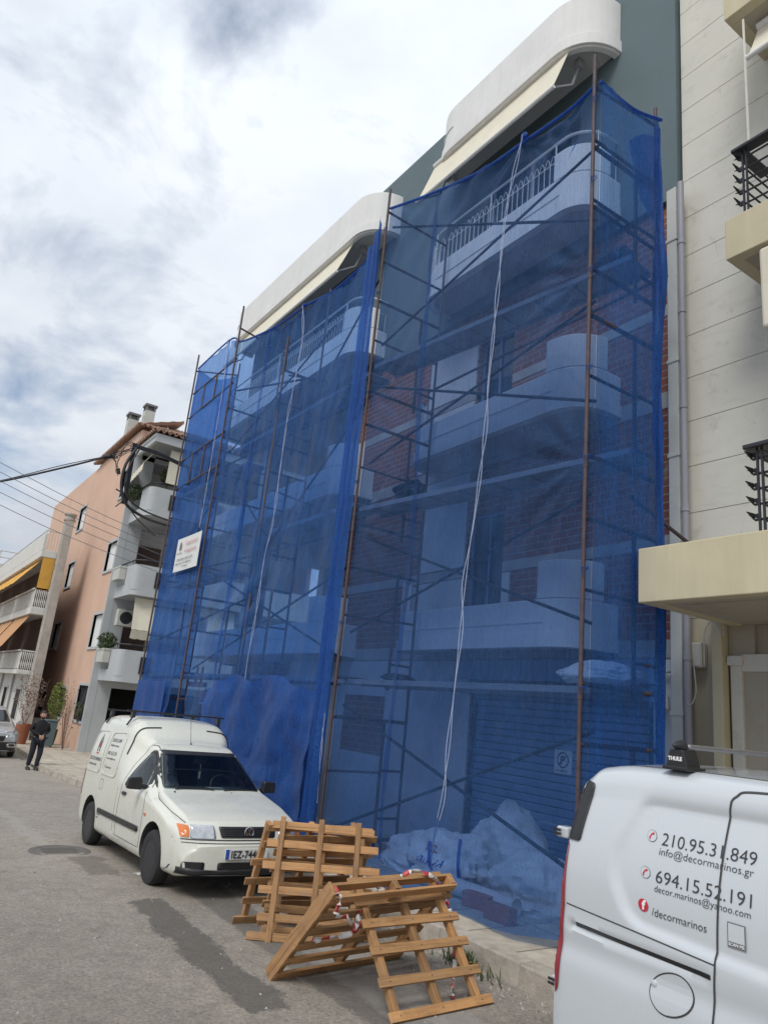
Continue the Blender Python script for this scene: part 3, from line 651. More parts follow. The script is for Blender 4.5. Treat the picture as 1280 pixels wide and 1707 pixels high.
# ================================================================ CREAM BUILDING ON THE RIGHT
C = thing('apartment_building', 'cream apartment building with horizontally grooved wall, beige balconies and a beige canopy', 'building', (9, 1.5, -1.75))
w = MB(); w.box(7.56, 13.9, -12, 4.93, 1.5, 19); w.box(7.56, 13.9, -12, 4.93, -1.95, 1.5)
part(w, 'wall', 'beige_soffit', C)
w = MB(); z = 16.09
while z > 1.6:
    zz = z-.585; holes_ = []
    segs = [(3.62, 4.945)]
    ok = not (1.9 < zz+.3 < 4.7 or 5.2 < zz+.3 < 8.0 or 8.5 < zz+.3 < 11.4)
    segs = [(3.45, 4.945)] if not ok else [(-12, 4.945)]
    for a, b_ in segs: w.box(XW, 7.57, a, b_, zz+.005, z-.001)
    z = zz
part(w, 'grooved_cladding', 'cream', C, bevel=.006)
w = MB(); w.box(7.512, 7.556, -12, 4.94, 1.4, 19); part(w, 'groove_backing', 'soffit', C)
def rect_balcony(Y1, zb, h, xf=6.45, y0=-9):
    m = MB(); m.box(xf, xf+.14, y0, Y1, zb, zb+h); m.box(xf+.14, XW-.002, Y1-.14, Y1, zb, zb+h); o = part(m, 'balcony', 'beige', C, bevel=.01)
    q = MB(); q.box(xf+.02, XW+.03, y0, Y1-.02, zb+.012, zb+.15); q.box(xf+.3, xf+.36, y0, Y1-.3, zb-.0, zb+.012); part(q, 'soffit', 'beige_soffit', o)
    return o
cn = rect_balcony(4.46, 1.282, .538, 5.93)
cn['label'] = 'deep beige canopy slab over the entrance'
for zb, Y1 in ((5.13, 3.86), (8.42, 3.78), (11.7, 3.78)): rect_balcony(Y1, zb, .5, 6.62)
def steel_rail(Y1, z0, z1, xf):
    m = MB(); m.box(xf-.08, xf+.06, Y1-.1-6, Y1, z1-.045, z1); m.box(xf+.06, XW-.3, Y1-.13, Y1, z1-.045, z1)
    o = part(m, 'handrail', 'dsteel', C, bevel=.012)
    m = MB()
    for y in (Y1-.12, Y1-1.6, Y1-3.1): m.box(xf-.02, xf+.0, y-.03, y-.012, z0, z1-.04); m.box(xf-.02, xf+.0, y+.012, y+.03, z0, z1-.04)
    n = 5
    for k in range(n):
        z = z0+.12+(z1-z0-.25)*k/(n-1); m.tube([(xf, Y1-6, z), (xf, Y1-.05, z)], .012, 6); m.tube([(xf, Y1-.12, z), (XW-.3, Y1-.12, z)], .012, 6)
        m.prism([(0, 0), (-.12, .05), (0, .06)], lambda a, b, d, z=z: (xf+a, Y1-.05+.012*d, z+b), 0, 1)
        m.prism([(0, 0), (.11, .05), (0, .06)], lambda a, b, d, z=z: (xf+.0+.012*d, Y1-.1+a, z+b), 0, 1)
    part(m, 'rail_bars', 'dsteel', o)
steel_rail(3.74, 5.63, 6.48, 6.66); steel_rail(3.36, 1.82, 2.63, 6.0); steel_rail(3.7, 8.92, 9.7, 6.66)
for zb in (1.98, 5.65, 8.95):
    m = MB(); m.box(7.545, 7.60, -4, 3.2, zb, zb+2.3); d = part(m, 'balcony_door', 'brown_doors_wall_shade', C); m = MB(); m.box(7.50, 7.55, 3.2, 3.28, zb, zb+2.36); m.box(7.50, 7.55, -4, 3.2, zb+2.3, zb+2.36); part(m, 'door_frame', 'cream', d)
awning(C, -6, 3.55, 8.32, 7.75, 6.95, 6.7, 'awning_cream', False)
m = MB(); m.box(6.62, 6.90, -6, 3.50, 4.15, 5.08); part(m, 'rolled_blind', 'awning_cream', C, bevel=.03)
m = MB(); m.tube([(6.68, 3.58, 8.3), (6.68, 3.58, 6.45)], .014, 6); part(m, 'blind_cord', 'cream', C)
# entrance recess below the canopy
m = MB(); m.box(7.50, 7.556, 4.62, 4.93, -1.9, 1.39); m.box(7.50, 7.556, 4.2, 4.62, .95, 1.39); part(m, 'entrance_wall', 'beige_soffit', C)
m = MB(); m.box(7.35, 7.49, 4.48, 4.60, -1.9, 1.38); part(m, 'entrance_downpipe', 'beige', C, bevel=.015)
m = MB(); m.box(7.46, 7.57, 4.33, 4.455, -1.9, .88); m.box(7.46, 7.57, 1.0, 4.33, .80, .98); m.box(7.42, 7.56, 4.30, 4.47, .86, .96); df = part(m, 'door_frame', 'cream', C, bevel=.01)
m = MB(); m.box(7.5, 7.555, 1.0, 4.33, -1.9, .8); part(m, 'entrance_door', 'beige_soffit', df)
m = MB(); m.box(7.36, 7.48, 4.72, 4.88, .83, 1.1); m.box(7.35, 7.37, 4.73, 4.87, .84, 1.09)
tag(part(m, 'junction_box', 'pipe', None, bevel=.008), 'small pale junction box under the beige canopy with loose wires', 'junction box')
m = MB()
m.tube(bezier([(7.44, 5.25, .72), (7.27, 5.12, .74), (7.3, 4.98, .73), (7.33, 4.85, .72)], 8), .007, 5)
m.tube(bezier([(7.3, 4.82, .83), (7.28, 4.86, .55), (7.26, 4.80, .42), (7.28, 4.74, .55), (7.3, 4.77, .83)], 8), .006, 5)
m.tube(bezier([(7.32, 4.66, .84), (7.28, 4.62, 1.2), (7.28, 4.52, 1.3), (7.3, 4.42, 1.15), (7.3, 4.43, 1.3)], 8), .008, 5)
tag(part(m, 'loose_wires', 'pipe', None), 'thin pale loose wires looping around the junction box under the canopy', 'wires')

# ================================================================ SALMON BUILDING
O = thing('apartment_building', 'salmon coloured apartment building with pale grey corner, rounded white balconies and tiled roof', 'building', (9, 34, -2.4))
w = MB(); win = [(30.15, 31.6, 4.6, 5.8), (30.15, 31.6, 1.5, 2.8), (30.15, 31.65, -1.32, 0), (30.2, 31.5, 7.8, 9.0), (37.85, 39.3, 4.58, 5.8), (38.0, 39.5, 1.6, 2.78), (38.2, 39.5, -1.34, -.2), (34.0, 35.2, -1.38, -.18), (37.85, 39.3, 7.5, 8.7)]
holes_wall(w, 7.0, 7.25, 30.14, 48, -2.6, 10.45, win); part(w, 'salmon_wall', 'orange', O)
w = MB(); holes_wall(w, 30.0, 30.25, 7.27, 7.8, -2.6, 10.4, [], 'y'); w.box(6.985, 7.27, 29.99, 30.135, -2.6, 10.4)
w.box(7.8, 16, 30.0, 30.25, .0, .22); w.box(7.8, 16, 30.0, 30.25, 3.1, 3.6); w.box(7.8, 16, 30.0, 30.25, 6.4, 6.8); w.box(7.27, 16, 30.0, 33, 9.3, 9.5)
part(w, 'grey_wall', 'lightgrey', O)
w = MB(); w.box(7.27, 16, 47.7, 48, -2.6, 10.4); w.box(15.8, 16, 30.3, 47.7, -2.6, 10.4); w.box(7.27, 15.8, 30.3, 47.7, 10.2, 10.4); part(w, 'rear_wall', 'orange', O)
w = MB(); w.box(7.9, 15.8, 33, 33.2, -2.6, 0); w.box(7.8, 7.9, 30.3, 33, -2.6, 0); part(w, 'garage_interior', 'dark', O)
w = MB(); w.box(7.81, 15.8, 31.6, 31.8, .2, 9.3); part(w, 'loggia_wall', 'whitewall', O)
for y0, y1, z0, z1 in win:
    f = MB(); t = .1
    f.box(6.975, 7.26, y0-t, y0+.0, z0-t, z1+t); f.box(6.975, 7.26, y1, y1+t, z0-t, z1+t); f.box(6.975, 7.26, y0, y1, z1, z1+t); f.box(6.95, 7.26, y0, y1, z0-t, z0)
    fo = part(f, 'window', 'lightgrey', O)
    q = MB(); q.box(7.10, 7.13, y0, y1-(y1-y0)*.0, z0, z1); part(q, 'pane', 'glass_side' if z0 < 0 else 'white', fo)
    q = MB(); q.box(7.07, 7.10, y0, y0+.4, z0, z0+.35) if z0 > 0 else [q.tube([(7.04, y0+(y1-y0)*k/7, z0), (7.04, y0+(y1-y0)*k/7, z1)], .012, 4) for k in range(1, 7)]
    part(q, 'window_grille', 'dsteel', fo)
for zb in (.25, 3.42, 6.5):
    m = MB(); m.box(7.222, 7.36, 28.76, 30.0, zb+.201, zb+.42); P = rounded([(7.22, 30.0), (7.22, 27.6), (16, 27.6), (16, 30.0)], [0, .35, 0, 0], 6)
    m.prism(P, lambda a, b, d: (a, b, zb+.0+.2*d), 0, 1); m.prism(rounded([(7.22, 28.75), (7.22, 27.6), (16, 27.6), (16, 27.74), (7.5, 27.74), (7.36, 28.0), (7.36, 28.75)], [0, .3, 0, 0, 0, .1, 0], 5), lambda a, b, d: (a, b, zb+.2+.95*d), 0, 1)
    bo = part(m, 'balcony', 'whitewall' if False else 'lightgrey', O, bevel=.02)
    g_ = MB(); g_.box(8.02, 8.45, 27.55, 27.62, zb+.35, zb+.95); gg = part(g_, 'parapet_opening', 'dark', bo)
    g_ = MB()
    for k in range(5): g_.tube([(8.06+k*.09, 27.54, zb+.37), (8.06+k*.09, 27.54, zb+.93)], .012, 4)
    part(g_, 'opening_grille', 'dsteel', gg)
    g_ = MB(); g_.tube([(7.29, 29.9, zb+1.35), (7.29, 28.0, zb+1.35), (7.6, 27.67, zb+1.35), (12, 27.67, zb+1.35)], .03, 6); 
    for q_ in ((7.29, 29.2), (7.29, 28.3), (7.8, 27.67), (9, 27.67)): g_.tube([(q_[0], q_[1], zb+.9), (q_[0], q_[1], zb+1.35)], .012, 4)
    part(g_, 'handrail', 'dsteel', bo)
for zb in (.25, 3.42):
    m = MB(); m.box(8.2, 9.2, 31.55, 31.6, zb+.2, zb+2.6); part(m, 'balcony_door', 'brown_doors_wall_shade', O)
# rolled blinds
m = MB(); m.grid(lambda u, v: (7.5+4*u, 27.66+.25*(1-v)+.02*math.sin(u*30), 3.36-1.2*v), 20, 4); m.grid(lambda u, v: (7.5+4*u, 27.6+.1*v, 2.16-.32*v-.03*abs(math.sin(u*40))), 40, 2); part(m, 'blind', 'awning_cream', O, solid=.01)
m = MB(); m.grid(lambda u, v: (7.15-.35*v, 27.7+2.4*u, 9.05-.55*v-(.35*u)), 20, 3); m.grid(lambda u, v: (6.8-.01*v, 27.7+2.4*u, 8.5-.35*u-.28*v-.03*abs(math.sin(u*24))), 48, 2); part(m, 'awning', 'awning_cream', O, solid=.01)
m = MB(); m.box(7.75, 8.8, 27.62, 27.66, 7.9, 9.25); part(m, 'side_curtain', 'awning_cream', O)
m = MB(); m.box(7.12, 7.45, 29.0, 29.75, 8.25, 8.9); part(m, 'loudspeaker_box', 'awning_cream', O) if False else None
# tiled roofs: main eave, chimneys, small roof over the top balcony
def tiles(name, p00, p10, p01, p11, n, par, rows=6):
    """corrugated clay tiling spanned by four corners (p00-p10 eave, p01-p11 ridge)"""
    a, b_, c, d = map(Vector, (p00, p10, p01, p11)); nn = (b_-a).cross(c-a).normalized(); nn = nn if nn.z > 0 else -nn; m = MB()
    def fn(u, v):
        p = (a*(1-u)+b_*u)*(1-v)+(c*(1-u)+d*u)*v; ph = u*n*2*math.pi
        return p+nn*(.055*math.cos(ph)+.03*((v*rows) % 1.0 < .12)+.01*noise.noise(Vector((int(u*n), v*9, 0))))
    m.grid(fn, n*8, rows*3); return part(m, name, 'tile', par, smooth=True, solid=.03)
tiles('tiled_roof', (6.75, 29.6, 10.62), (6.75, 37.2, 10.62), (8.8, 30.2, 11.5), (8.8, 37.2, 11.5), 34, O, 4)
tiles('tiled_roof', (6.75, 29.5, 10.62), (15, 29.5, 10.62), (8.8, 31.5, 11.5), (15, 31.5, 11.5), 36, O, 4)
w = MB(); w.box(7.0, 15, 29.75, 29.98, 9.9, 10.5); w.box(7.02, 7.2, 30.14, 37, 10.46, 10.56); part(w, 'eave_beam', 'orange', O)
tiles('tiled_roof', (6.85, 27.2, 9.75), (15, 27.2, 9.75), (7.6, 29.4, 10.35), (15, 29.4, 10.35), 34, O, 4)
tiles('tiled_roof', (6.85, 27.2, 9.75), (6.85, 30, 9.75), (7.6, 28.0, 10.2), (7.6, 30, 10.2), 12, O, 3)
w = MB(); w.box(6.95, 15, 27.3, 29.9, 9.55, 9.68); w.box(6.98, 7.1, 27.3, 29.9, 9.35, 9.55); w.box(7.1, 15, 27.3, 27.42, 9.35, 9.55); part(w, 'eave_soffit', 'lightgrey', O)
for x, y, s_, z0, z1 in ((7.6, 34.6, .46, 10.8, 12.5), (8.15, 34.0, .46, 11, 12.95)):
    m = MB(); m.box(x-s_/2, x+s_/2, y-s_/2, y+s_/2, z0, z1); co = part(m, 'chimney', 'pipe', O); m = MB(); s2 = s_*.62
    m.box(x-s2, x+s2, y-s2, y+s2, z1+.22, z1+.32)
    for i in (-1, 1):
        for j in (-1, 1): m.box(x+i*s_*.4-.05, x+i*s_*.4+.05, y+j*s_*.4-.05, y+j*s_*.4+.05, z1, z1+.22)
    m.box(x-s_*.3, x+s_*.3, y-s_*.3, y+s_*.3, z1, z1+.2); part(m, 'chimney_cap', 'ink_grey', co)
m = MB(); m.box(7.35, 8.05, 29.35, 29.7, 2.35, 3.0); ac = tag(part(m, 'air_conditioner', 'pipe', None, bevel=.02), 'white air conditioner unit under the middle balcony of the salmon building', 'air conditioner')
m = MB(); m.lathe([(.24, 0), (.24, .02), (.2, .03), (.05, .03)], (7.68, 29.345, 2.68), 'y', 24); part(m, 'fan_grille', 'dsteel', ac)

# ================================================================ YELLOW AWNING BUILDING
Yb = thing('apartment_building', 'old whitewashed building with yellow and faded orange awnings, farthest down the street', 'building', (8, 45, -2.5))
w = MB(); w.box(5.75, 6.0, 35, 42, -2.6, .2); w.box(5.75, 6.95, 42, 60, -2.6, .2); part(w, 'ground_floor_wall', 'whitewall', Yb)
w = MB(); w.box(5.85, 6.0, 35.05, 42, .2, 5.3); w.box(5.85, 6.95, 42, 60, .2, 5.3); part(w, 'upper_wall', 'brown_doors_wall_shade', Yb)  # brown tone is the balcony shadow put into the wall colour
for z0, z1, x in ((.2, .38, 5.07), (2.77, 3.08, 5.07), (5.3, 5.62, 5.0)):
    w = MB(); w.box(x, 6.02, 34.98, 60, z0, z1); part(w, 'floor_slab', 'whitewall', Yb, bevel=.02)
w = MB(); w.box(5.0, 5.12, 34.98, 60, 5.62, 6.35); part(w, 'roof_parapet', 'whitewall', Yb)
w = MB(); w.tube([(5.06, 35.0, 6.52), (5.06, 60, 6.52)], .03, 5); w.tube([(5.06, 35.0, 6.5), (6.0, 35.0, 6.5)], .02, 5)
for k in range(8): w.tube([(5.06+k*.12, 35.0, 5.62), (5.06+k*.12, 35.0, 6.5)], .012, 4)
part(w, 'roof_railing', 'pipe', Yb)
for zb in (3.08, .38):
    w = MB()
    for k in range(10): w.lathe([(.015, 0), (.03, .25), (.015, .4), (.03, .7), (.015, .78)], (5.12+k*.075, 35.03, zb), 'z', 6)
    w.box(5.06, 5.85, 35.0, 35.06, zb+.78, zb+.84); 
    for k in range(60): w.tube([(5.1, 35.1+k*.4, zb), (5.1, 35.1+k*.4, zb+.8)], .014, 4)
    w.box(5.06, 5.14, 35.0, 60, zb+.8, zb+.85); part(w, 'balcony_railing', 'whitewall', Yb)
    w = MB(); w.box(5.15, 5.17, 35.4, 60, zb+.05, zb+.75); part(w, 'railing_screen', 'plaster' if zb > 2 else 'whitewall', Yb)
for k in range(5):
    y0 = 35.6+k*4.6
    m = MB(); m.grid(lambda u, v: (5.2-.95*v, y0+4.2*u, 5.28-1.25*v-.02*math.sin(u*20)), 16, 4); part(m, 'awning', 'awning_yellow', Yb, solid=.012)
    m = MB(); m.grid(lambda u, v: (5.2-.85*v, y0+4.2*u, 2.75-1.45*v-.02*math.sin(u*20)), 16, 4); part(m, 'awning', 'awning_orange', Yb, solid=.012)
m = MB(); m.box(5.12, 5.62, 35.0, 35.03, 3.85, 5.3); part(m, 'side_curtain', 'awning_yellow', Yb)
for y0, w_ in ((37.0, 1.2), (41.0, 1.0), (45, 1), (49, 1)):
    f = MB(); f.box(5.70, 5.76, y0-.08, y0, -1.75, -.45); f.box(5.70, 5.76, y0+w_, y0+w_+.08, -1.75, -.45); f.box(5.70, 5.76, y0-.08, y0+w_+.08, -.45, -.38); fo = part(f, 'window', 'pipe', Yb)
    q = MB(); q.box(5.73, 5.745, y0, y0+w_, -1.75, -.45); part(q, 'pane', 'glass', fo)
    q = MB(); [q.tube([(5.70, y0+w_*k/6, -1.75), (5.70, y0+w_*k/6, -.45)], .012, 4) for k in range(1, 6)]; part(q, 'window_grille', 'dsteel', fo)
for y in (43.2, 39.6): m = MB(); m.tube([(5.68, y, -2.4), (5.68, y, .2)], .05, 6); part(m, 'drainpipe', 'pipe_grey', Yb)
ck = thing('chimney_stack', 'tall rough concrete chimney stack standing between the salmon and the whitewashed building', 'chimney', (5.8, 34.6, -2.5))
m = MB(); m.add([(5.62, 34.3, 7.0), (5.95, 34.3, 7.0), (5.95, 34.9, 7.0), (5.62, 34.9, 7.0), (5.62, 34.3, -2.5), (6.0, 34.3, -2.5), (6.0, 34.9, -2.5), (5.62, 34.9, -2.5)], [(0, 1, 2, 3), (0, 4, 5, 1), (1, 5, 6, 2), (2, 6, 7, 3), (3, 7, 4, 0)]); part(m, 'stack', 'concrete', ck)
m = MB(); m.lathe([(.2, 7.1), (.26, 7.14), (.26, 7.2), (.22, 7.22), (.22, 7.36), (.27, 7.38), (.27, 7.46), (.2, 7.48)], (5.79, 34.6, -.1), 'z', 16); part(m, 'chimney_pot', 'concrete', ck, smooth=True)
m = MB(); m.box(6.02, 6.98, 36.7, 36.95, -2.5, -1.6); tag(part(m, 'garden_wall', 'whitewall', None), 'narrow whitewashed wall closing the gap beside the salmon building', 'wall')
fb = thing('apartment_building', 'distant pale building with a roof railing, just seen over the yellow awnings', 'building', (8, 70, -2.5))
m = MB(); m.box(6.0, 14, 62, 80, -2.6, 8.3); part(m, 'wall', 'whitewall', fb)
m = MB()
for z in (8.8, 9.3): m.tube([(6.1, 62, z), (6.1, 80, z)], .04, 4); m.tube([(6.1, 62.05, z), (12, 62.05, z)], .04, 4)
for k in range(20): m.tube([(6.1, 62+k*.9, 8.3), (6.1, 62+k*.9, 9.3)], .02, 4)
part(m, 'roof_railing', 'pipe', fb)
m = MB(); m.box(5.5, 6, 62, 80, 5.0, 5.3); m.box(5.5, 5.6, 62, 80, 5.3, 6.1); part(m, 'balcony', 'whitewall', fb)
# ================================================================ SCAFFOLDING
def scaffold(label, frames, lifts, tops, braces, ledgers, loc):
    T = thing('scaffolding', label, 'scaffold', loc)
    for i, (y, xf, xb) in enumerate(frames):
        for x, zt in ((xf, tops[i][0]), (xb, tops[i][1])):
            m = MB(); m.tube([(x, y, gz(y)+.15), (x, y, zt)], .0215, 10)
            for z in lifts: m.tube([(x, y, z-.09), (x, y, z+.09)], .026, 10)
            m.box(x-.07, x+.07, y-.07, y+.07, gz(y)+.15, gz(y)+.158); part(m, 'pole', 'pole', T, smooth=True)
        for z0 in lifts:
            if z0+1.6 > tops[i][1]: continue
            m = MB(); xi = xb-.38
            m.tube([(xi, y, z0-.05), (xi, y, z0+1.62)], .023, 8)
            for dz in (.32, .95): m.tube([(xi, y, z0+dz), (xb, y, z0+dz)], .02, 6)
            for dz in (.05, 1.62): m.tube([(xf, y, z0+dz), (xb, y, z0+dz)], .025, 8)
            m.tube([(xf, y, z0+.92), (xi, y, z0+.92)], .018, 8)
            part(m, 'ladder_frame', 'pole', T, smooth=True)
    for a, b_ in braces:
        m = MB(); m.tube([a, b_], .019, 6); part(m, 'brace', 'dsteel', T, smooth=True)
    for a, b_ in ledgers:
        m = MB(); m.tube([a, b_], .021, 6); part(m, 'ledger', 'pole', T, smooth=True)
    return T
BR = [((8.9, .09), (4.62, -1.21)), ((8.9, -1.5), (4.57, .04)), ((8.9, 2.50), (4.62, 1.02)), ((8.9, 1.09), (4.65, 2.31)), ((8.9, 3.63), (4.65, 4.48)), ((8.9, 4.9), (4.62, 3.30)), ((8.95, 7.84), (4.65, 5.5)), ((8.9, 5.62), (4.65, 6.5))]
T1 = scaffold('rusty tube scaffolding in front of the garage shutter, under the nearer net', [(4.6, 5.30, 6.43), (8.92, 5.30, 6.56)], [-1.7, .40, 2.62, 4.75], [(7.66, 7.62), (8.5, 8.45)],
    [((5.45, y0, z0), (5.45, y1, z1)) for (y0, z0), (y1, z1) in BR],
    [((5.3, 4.6, 6.47), (6.43, 4.6, 6.47)), ((5.3, 4.6, 5.58), (6.43, 4.6, 5.55)), ((5.3, 4.6, 7.2), (6.43, 4.6, 7.35)), ((5.3, 8.92, 8.05), (6.56, 8.92, 8.0)), ((5.3, 8.92, 7.1), (6.56, 8.92, 7.1)), ((6.0, 4.62, 2.42), (6.9, 4.55, 2.1)),
     ((6.5, 4.5, 5.2), (6.5, 9.0, 5.2))], (5.9, 6.75, -1.75))
BL = [((10.57, 5.81), (9.2, 7.0)), ((14.95, 5.3), (10.6, 6.7)), ((12.3, 6.3), (9.2, 5.0)), ((12.3, 2.7), (9.2, 4.75)), ((15, .55), (9.1, 2.1)), ((14.95, 2.6), (9.2, .75)), ((17.8, 3.2), (15.05, 4.4)), ((17.8, 1.2), (12.4, 1.9)), ((12.3, 3.9), (9.2, 2.75)), ((14.95, 4.9), (12.3, 3.0))]
T2 = scaffold('rusty tube scaffolding beyond the parked white van, under the farther net', [(12.3, 5.33, 6.12), (15.0, 5.26, 6.42), (17.85, 5.26, 6.42)], [-1.7, .40, 2.62, 4.75], [(7.1, 8.55), (8.98, 8.3), (8.78, 8.95)],
    [((5.46, y0, z0), (5.46, y1, z1)) for (y0, z0), (y1, z1) in BL],
    [((5.43, 9.0, 4.77), (5.43, 15, 5.0)), ((5.43, 9.0, 2.6), (5.43, 17.8, 2.75)), ((5.43, 9.0, .36), (5.43, 17.8, .34)), ((5.43, 15.0, 6.85), (5.43, 11.2, 5.85)), ((5.3, 17.85, 7.65), (5.3, 15.0, 7.62)), ((5.3, 17.85, 6.95), (5.3, 15.0, 7.0)), ((5.3, 17.85, 5.75), (5.3, 15.0, 5.8)), ((5.3, 17.85, 5.0), (5.3, 15.0, 5.0)), ((5.3, 17.0, 6.95), (5.3, 17.0, 7.65)), ((5.3, 16.2, 6.97), (5.3, 16.2, 7.63)), ((5.3, 17.0, 5.0), (5.3, 17.0, 5.75)), ((5.3, 16.2, 5.0), (5.3, 16.2, 5.78)), ((5.26, 15, 8.4), (6.42, 15, 8.2)), ((5.26, 17.85, 8.3), (6.42, 17.85, 8.6))], (5.8, 14, -2))
def plank(x0, y0, x1, y1, z, w, label, grp, slope=0):
    m = MB(); p = Vector((x0, y0, z)); q = Vector((x1, y1, z+slope)); m.bar(p, q, w, .025); d = (q-p).normalized(); a = d.cross(Vector((0, 0, 1)))
    for s_ in (-1, 1): m.bar(p+a*s_*(w/2-.012)-Vector((0, 0, .03)), q+a*s_*(w/2-.012)-Vector((0, 0, .03)), .024, .05)
    n = int((q-p).length/.5)
    for k in range(n): c = p+(q-p)*((k+.5)/n)-Vector((0, 0, .03)); m.bar(c-a*w*.45, c+a*w*.45, .03, .03)
    return tag(part(m, 'scaffold_plank', 'plank', None, bevel=.003), label, 'plank', grp)
GP = 'grey planks laid across the scaffolding'
for z, lv in ((5.28, 'topmost'), (2.93, 'middle'), (.43, 'lowest')):
    if z < 1: plank(5.70, 4.66, 5.68, 9.15, z, .42, 'lowest grey plank on the nearer scaffolding, just above the shutter', GP); plank(6.1, 4.66, 6.05, 9.1, z+.005, .42, 'grey plank lying behind the lowest one, level with the shutter top', GP)
    else: plank(6.2, 4.64, 5.62, 9.0, z, .45, f'{lv} grey plank of the nearer scaffolding, running askew below a balcony', GP)
plank(5.72, 9.3, 5.7, 14.8, 5.32, .42, 'topmost grey plank of the farther scaffolding', GP)
plank(5.72, 9.3, 5.7, 12.2, 3.1, .42, 'grey plank of the farther scaffolding beside the net seam', GP)
plank(5.75, 9.2, 5.7, 17.9, .45, .42, 'lowest grey plank of the farther scaffolding, above the white van', GP)
plank(5.75, 14.0, 5.7, 17.9, 4.9, .42, 'grey plank at the far end of the scaffolding, above the banner', GP)
plank(5.75, 14.0, 5.7, 17.9, 2.55, .42, 'grey plank at the far end of the scaffolding, below the banner', GP)
# loose things on the planks
def lump(name, c, r, mat, label, cat, seed=0, grp=None):
    m = MB(); n = 24
    def fn(u, v):
        a = 2*math.pi*u; b_ = math.pi*(v-.5); d = Vector((math.cos(a)*math.cos(b_), math.sin(a)*math.cos(b_), math.sin(b_)))
        k = 1+.30*noise.noise(d*1.5+Vector((seed, 0, 0)))+.10*(1-abs(noise.noise(d*3.3+Vector((0, seed, 0)))*2))+.028*(1-abs(noise.noise(d*4.5+Vector((seed, 2, 1)))*2))**2+.008*noise.noise(d*14)
        p = Vector((d.x*r[0], d.y*r[1], d.z*r[2]))*k; p.z = max(p.z, -r[2]*.75); return Vector(c)+p
    m.grid(fn, n*3, n*2); return tag(part(m, name, mat, None, smooth=True), label, cat, grp)
lump('rubble_sack', (5.75, 8.2, 3.12), (.16, .28, .14), 'dsteel', 'dark folded sack on the plank at the left end of the nearer scaffolding', 'sack', 3)
lump('rubble_sack', (6.1, 5.0, 5.42), (.14, .3, .13), 'dsteel', 'dark sack on the topmost plank by the corner pole', 'sack', 5)
lump('rubble_sack', (6.25, 5.2, .62), (.2, .45, .13), 'bag', 'pale sack lying on the low plank above the shutter corner', 'sack', 8)
lump('rubble_sack', (5.9, 8.3, .50), (.2, .25, .06), 'dsteel', 'flat dark board of mortar left on the lowest plank', 'sack', 9)

# ================================================================ DEBRIS NETTING
def fold(y, z, s=0.0):
    return noise.noise(Vector((y*.9+s, z*.35, s)))*.075+noise.noise(Vector((y*3.1, z*.7+s, 3.3)))*.034+noise.noise(Vector((y*7+z*2.2, z*2.4-y, s+5)))*.012+(1-abs(noise.noise(Vector((y*1.4+z*.45, z*.35-y*.3, s+7)))*2))*.018
def net(name, P, nu, nv, mat, label, grp='blue debris nets hung on the scaffolding'):
    m = MB(); m.grid(P, nu, nv); return tag(part(m, name, mat, None, smooth=True), label, 'debris net', grp)
topR = [(4.6, 7.26), (5.0, 7.2), (5.7, 7.26), (6.6, 7.36), (7.8, 7.72), (8.9, 8.12)]
def P_front(u, v):
    y = 4.53+4.37*u; zt = lin(y, topR); zb = lin(y, [(4.6, -1.66), (5.4, -1.73), (6.4, -1.74), (8.9, -1.78)]); z = zb+(zt-zb)*v
    edge = min(1, min(u, 1-u)*9); x = 5.335+fold(y, z)*edge
    x += .035*math.exp(-((z-zt+.5)/.5)**2)*math.sin(y*7+z*9)*edge
    for py, pz in ((4.6, 7.3), (5.7, 7.25), (8.9, 8.15), (8.9, 4.7), (4.6, 4.8), (8.9, 2.6), (4.6, 2.6)):      # tension folds fanning out from each tie
        dd = math.hypot(y-py, z-pz)+.12; x -= .045*math.sin(math.atan2(z-pz, y-py)*15)*min(1, dd*1.5)*math.exp(-dd/.9)*edge                      # slack folds under the top hem
    if z < -.7: x -= .20*((-.7-z))*edge*(1+.3*math.sin(y*3.1)); 
    if z < -1.4: x -= .10*math.sin((z+1.4)*14)*edge
    return (x, y, z)
net('debris_net', P_front, 130, 260, 'net', 'blue net stretched over the nearer bay, from the pallets up to the topmost balcony')
def P_sideR(u, v):
    x = 5.335+1.07*u; zt = 7.24+.16*u-.10*math.sin(math.pi*u); z = -1.5+(zt+1.5)*v; e_ = min(1, min(u, 1-u)*8)
    return (x, 4.525+fold(x*1.5, z, 5)*e_+.02*math.sin(z*2.1)*e_-.03*(u > .9)*math.sin(z*1.7), z)
net('debris_net', P_sideR, 40, 200, 'net_side', 'blue net closing the right end of the scaffolding beside the bare brick strip')
def P_roll(u, v):      # gathered net hanging at the rear right pole
    z = -1.6+8.9*v; a = u*2*math.pi; r = .032+.022*noise.noise(Vector((z*.6, 1, 0)))+.018*math.sin(3*a+z*2)+(.05*math.exp(-((z-5.2)/.5)**2))+.02*math.exp(-((z-3.2)/.3)**2)
    return (6.43+.02*math.sin(z*1.3)+r*math.cos(a), 4.57+r*math.sin(a)*1.0, z)
net('net_bundle', P_roll, 20, 160, 'net_dense', 'gathered roll of blue net hanging down the rear right pole', 'gathered rolls of blue net')
def P_flap(u, v):      # doubled triangular flap
    a = Vector((5.86, 4.56, 6.75)); b_ = Vector((6.42, 4.56, 7.18)); c = Vector((6.42, 4.55, 5.75)); d = Vector((6.05, 4.54, 6.0))
    p = (a*(1-u)+b_*u)*v+(d*(1-u)+c*u)*(1-v); p.y += .03*noise.noise(Vector((u*3, v*3, 1)))-.01; p.z += .05*math.sin(u*4)*v; return p
net('net_flap', P_flap, 20, 24, 'net_side', 'loose doubled flap of blue net near the top right pole', 'loose flaps of blue net')
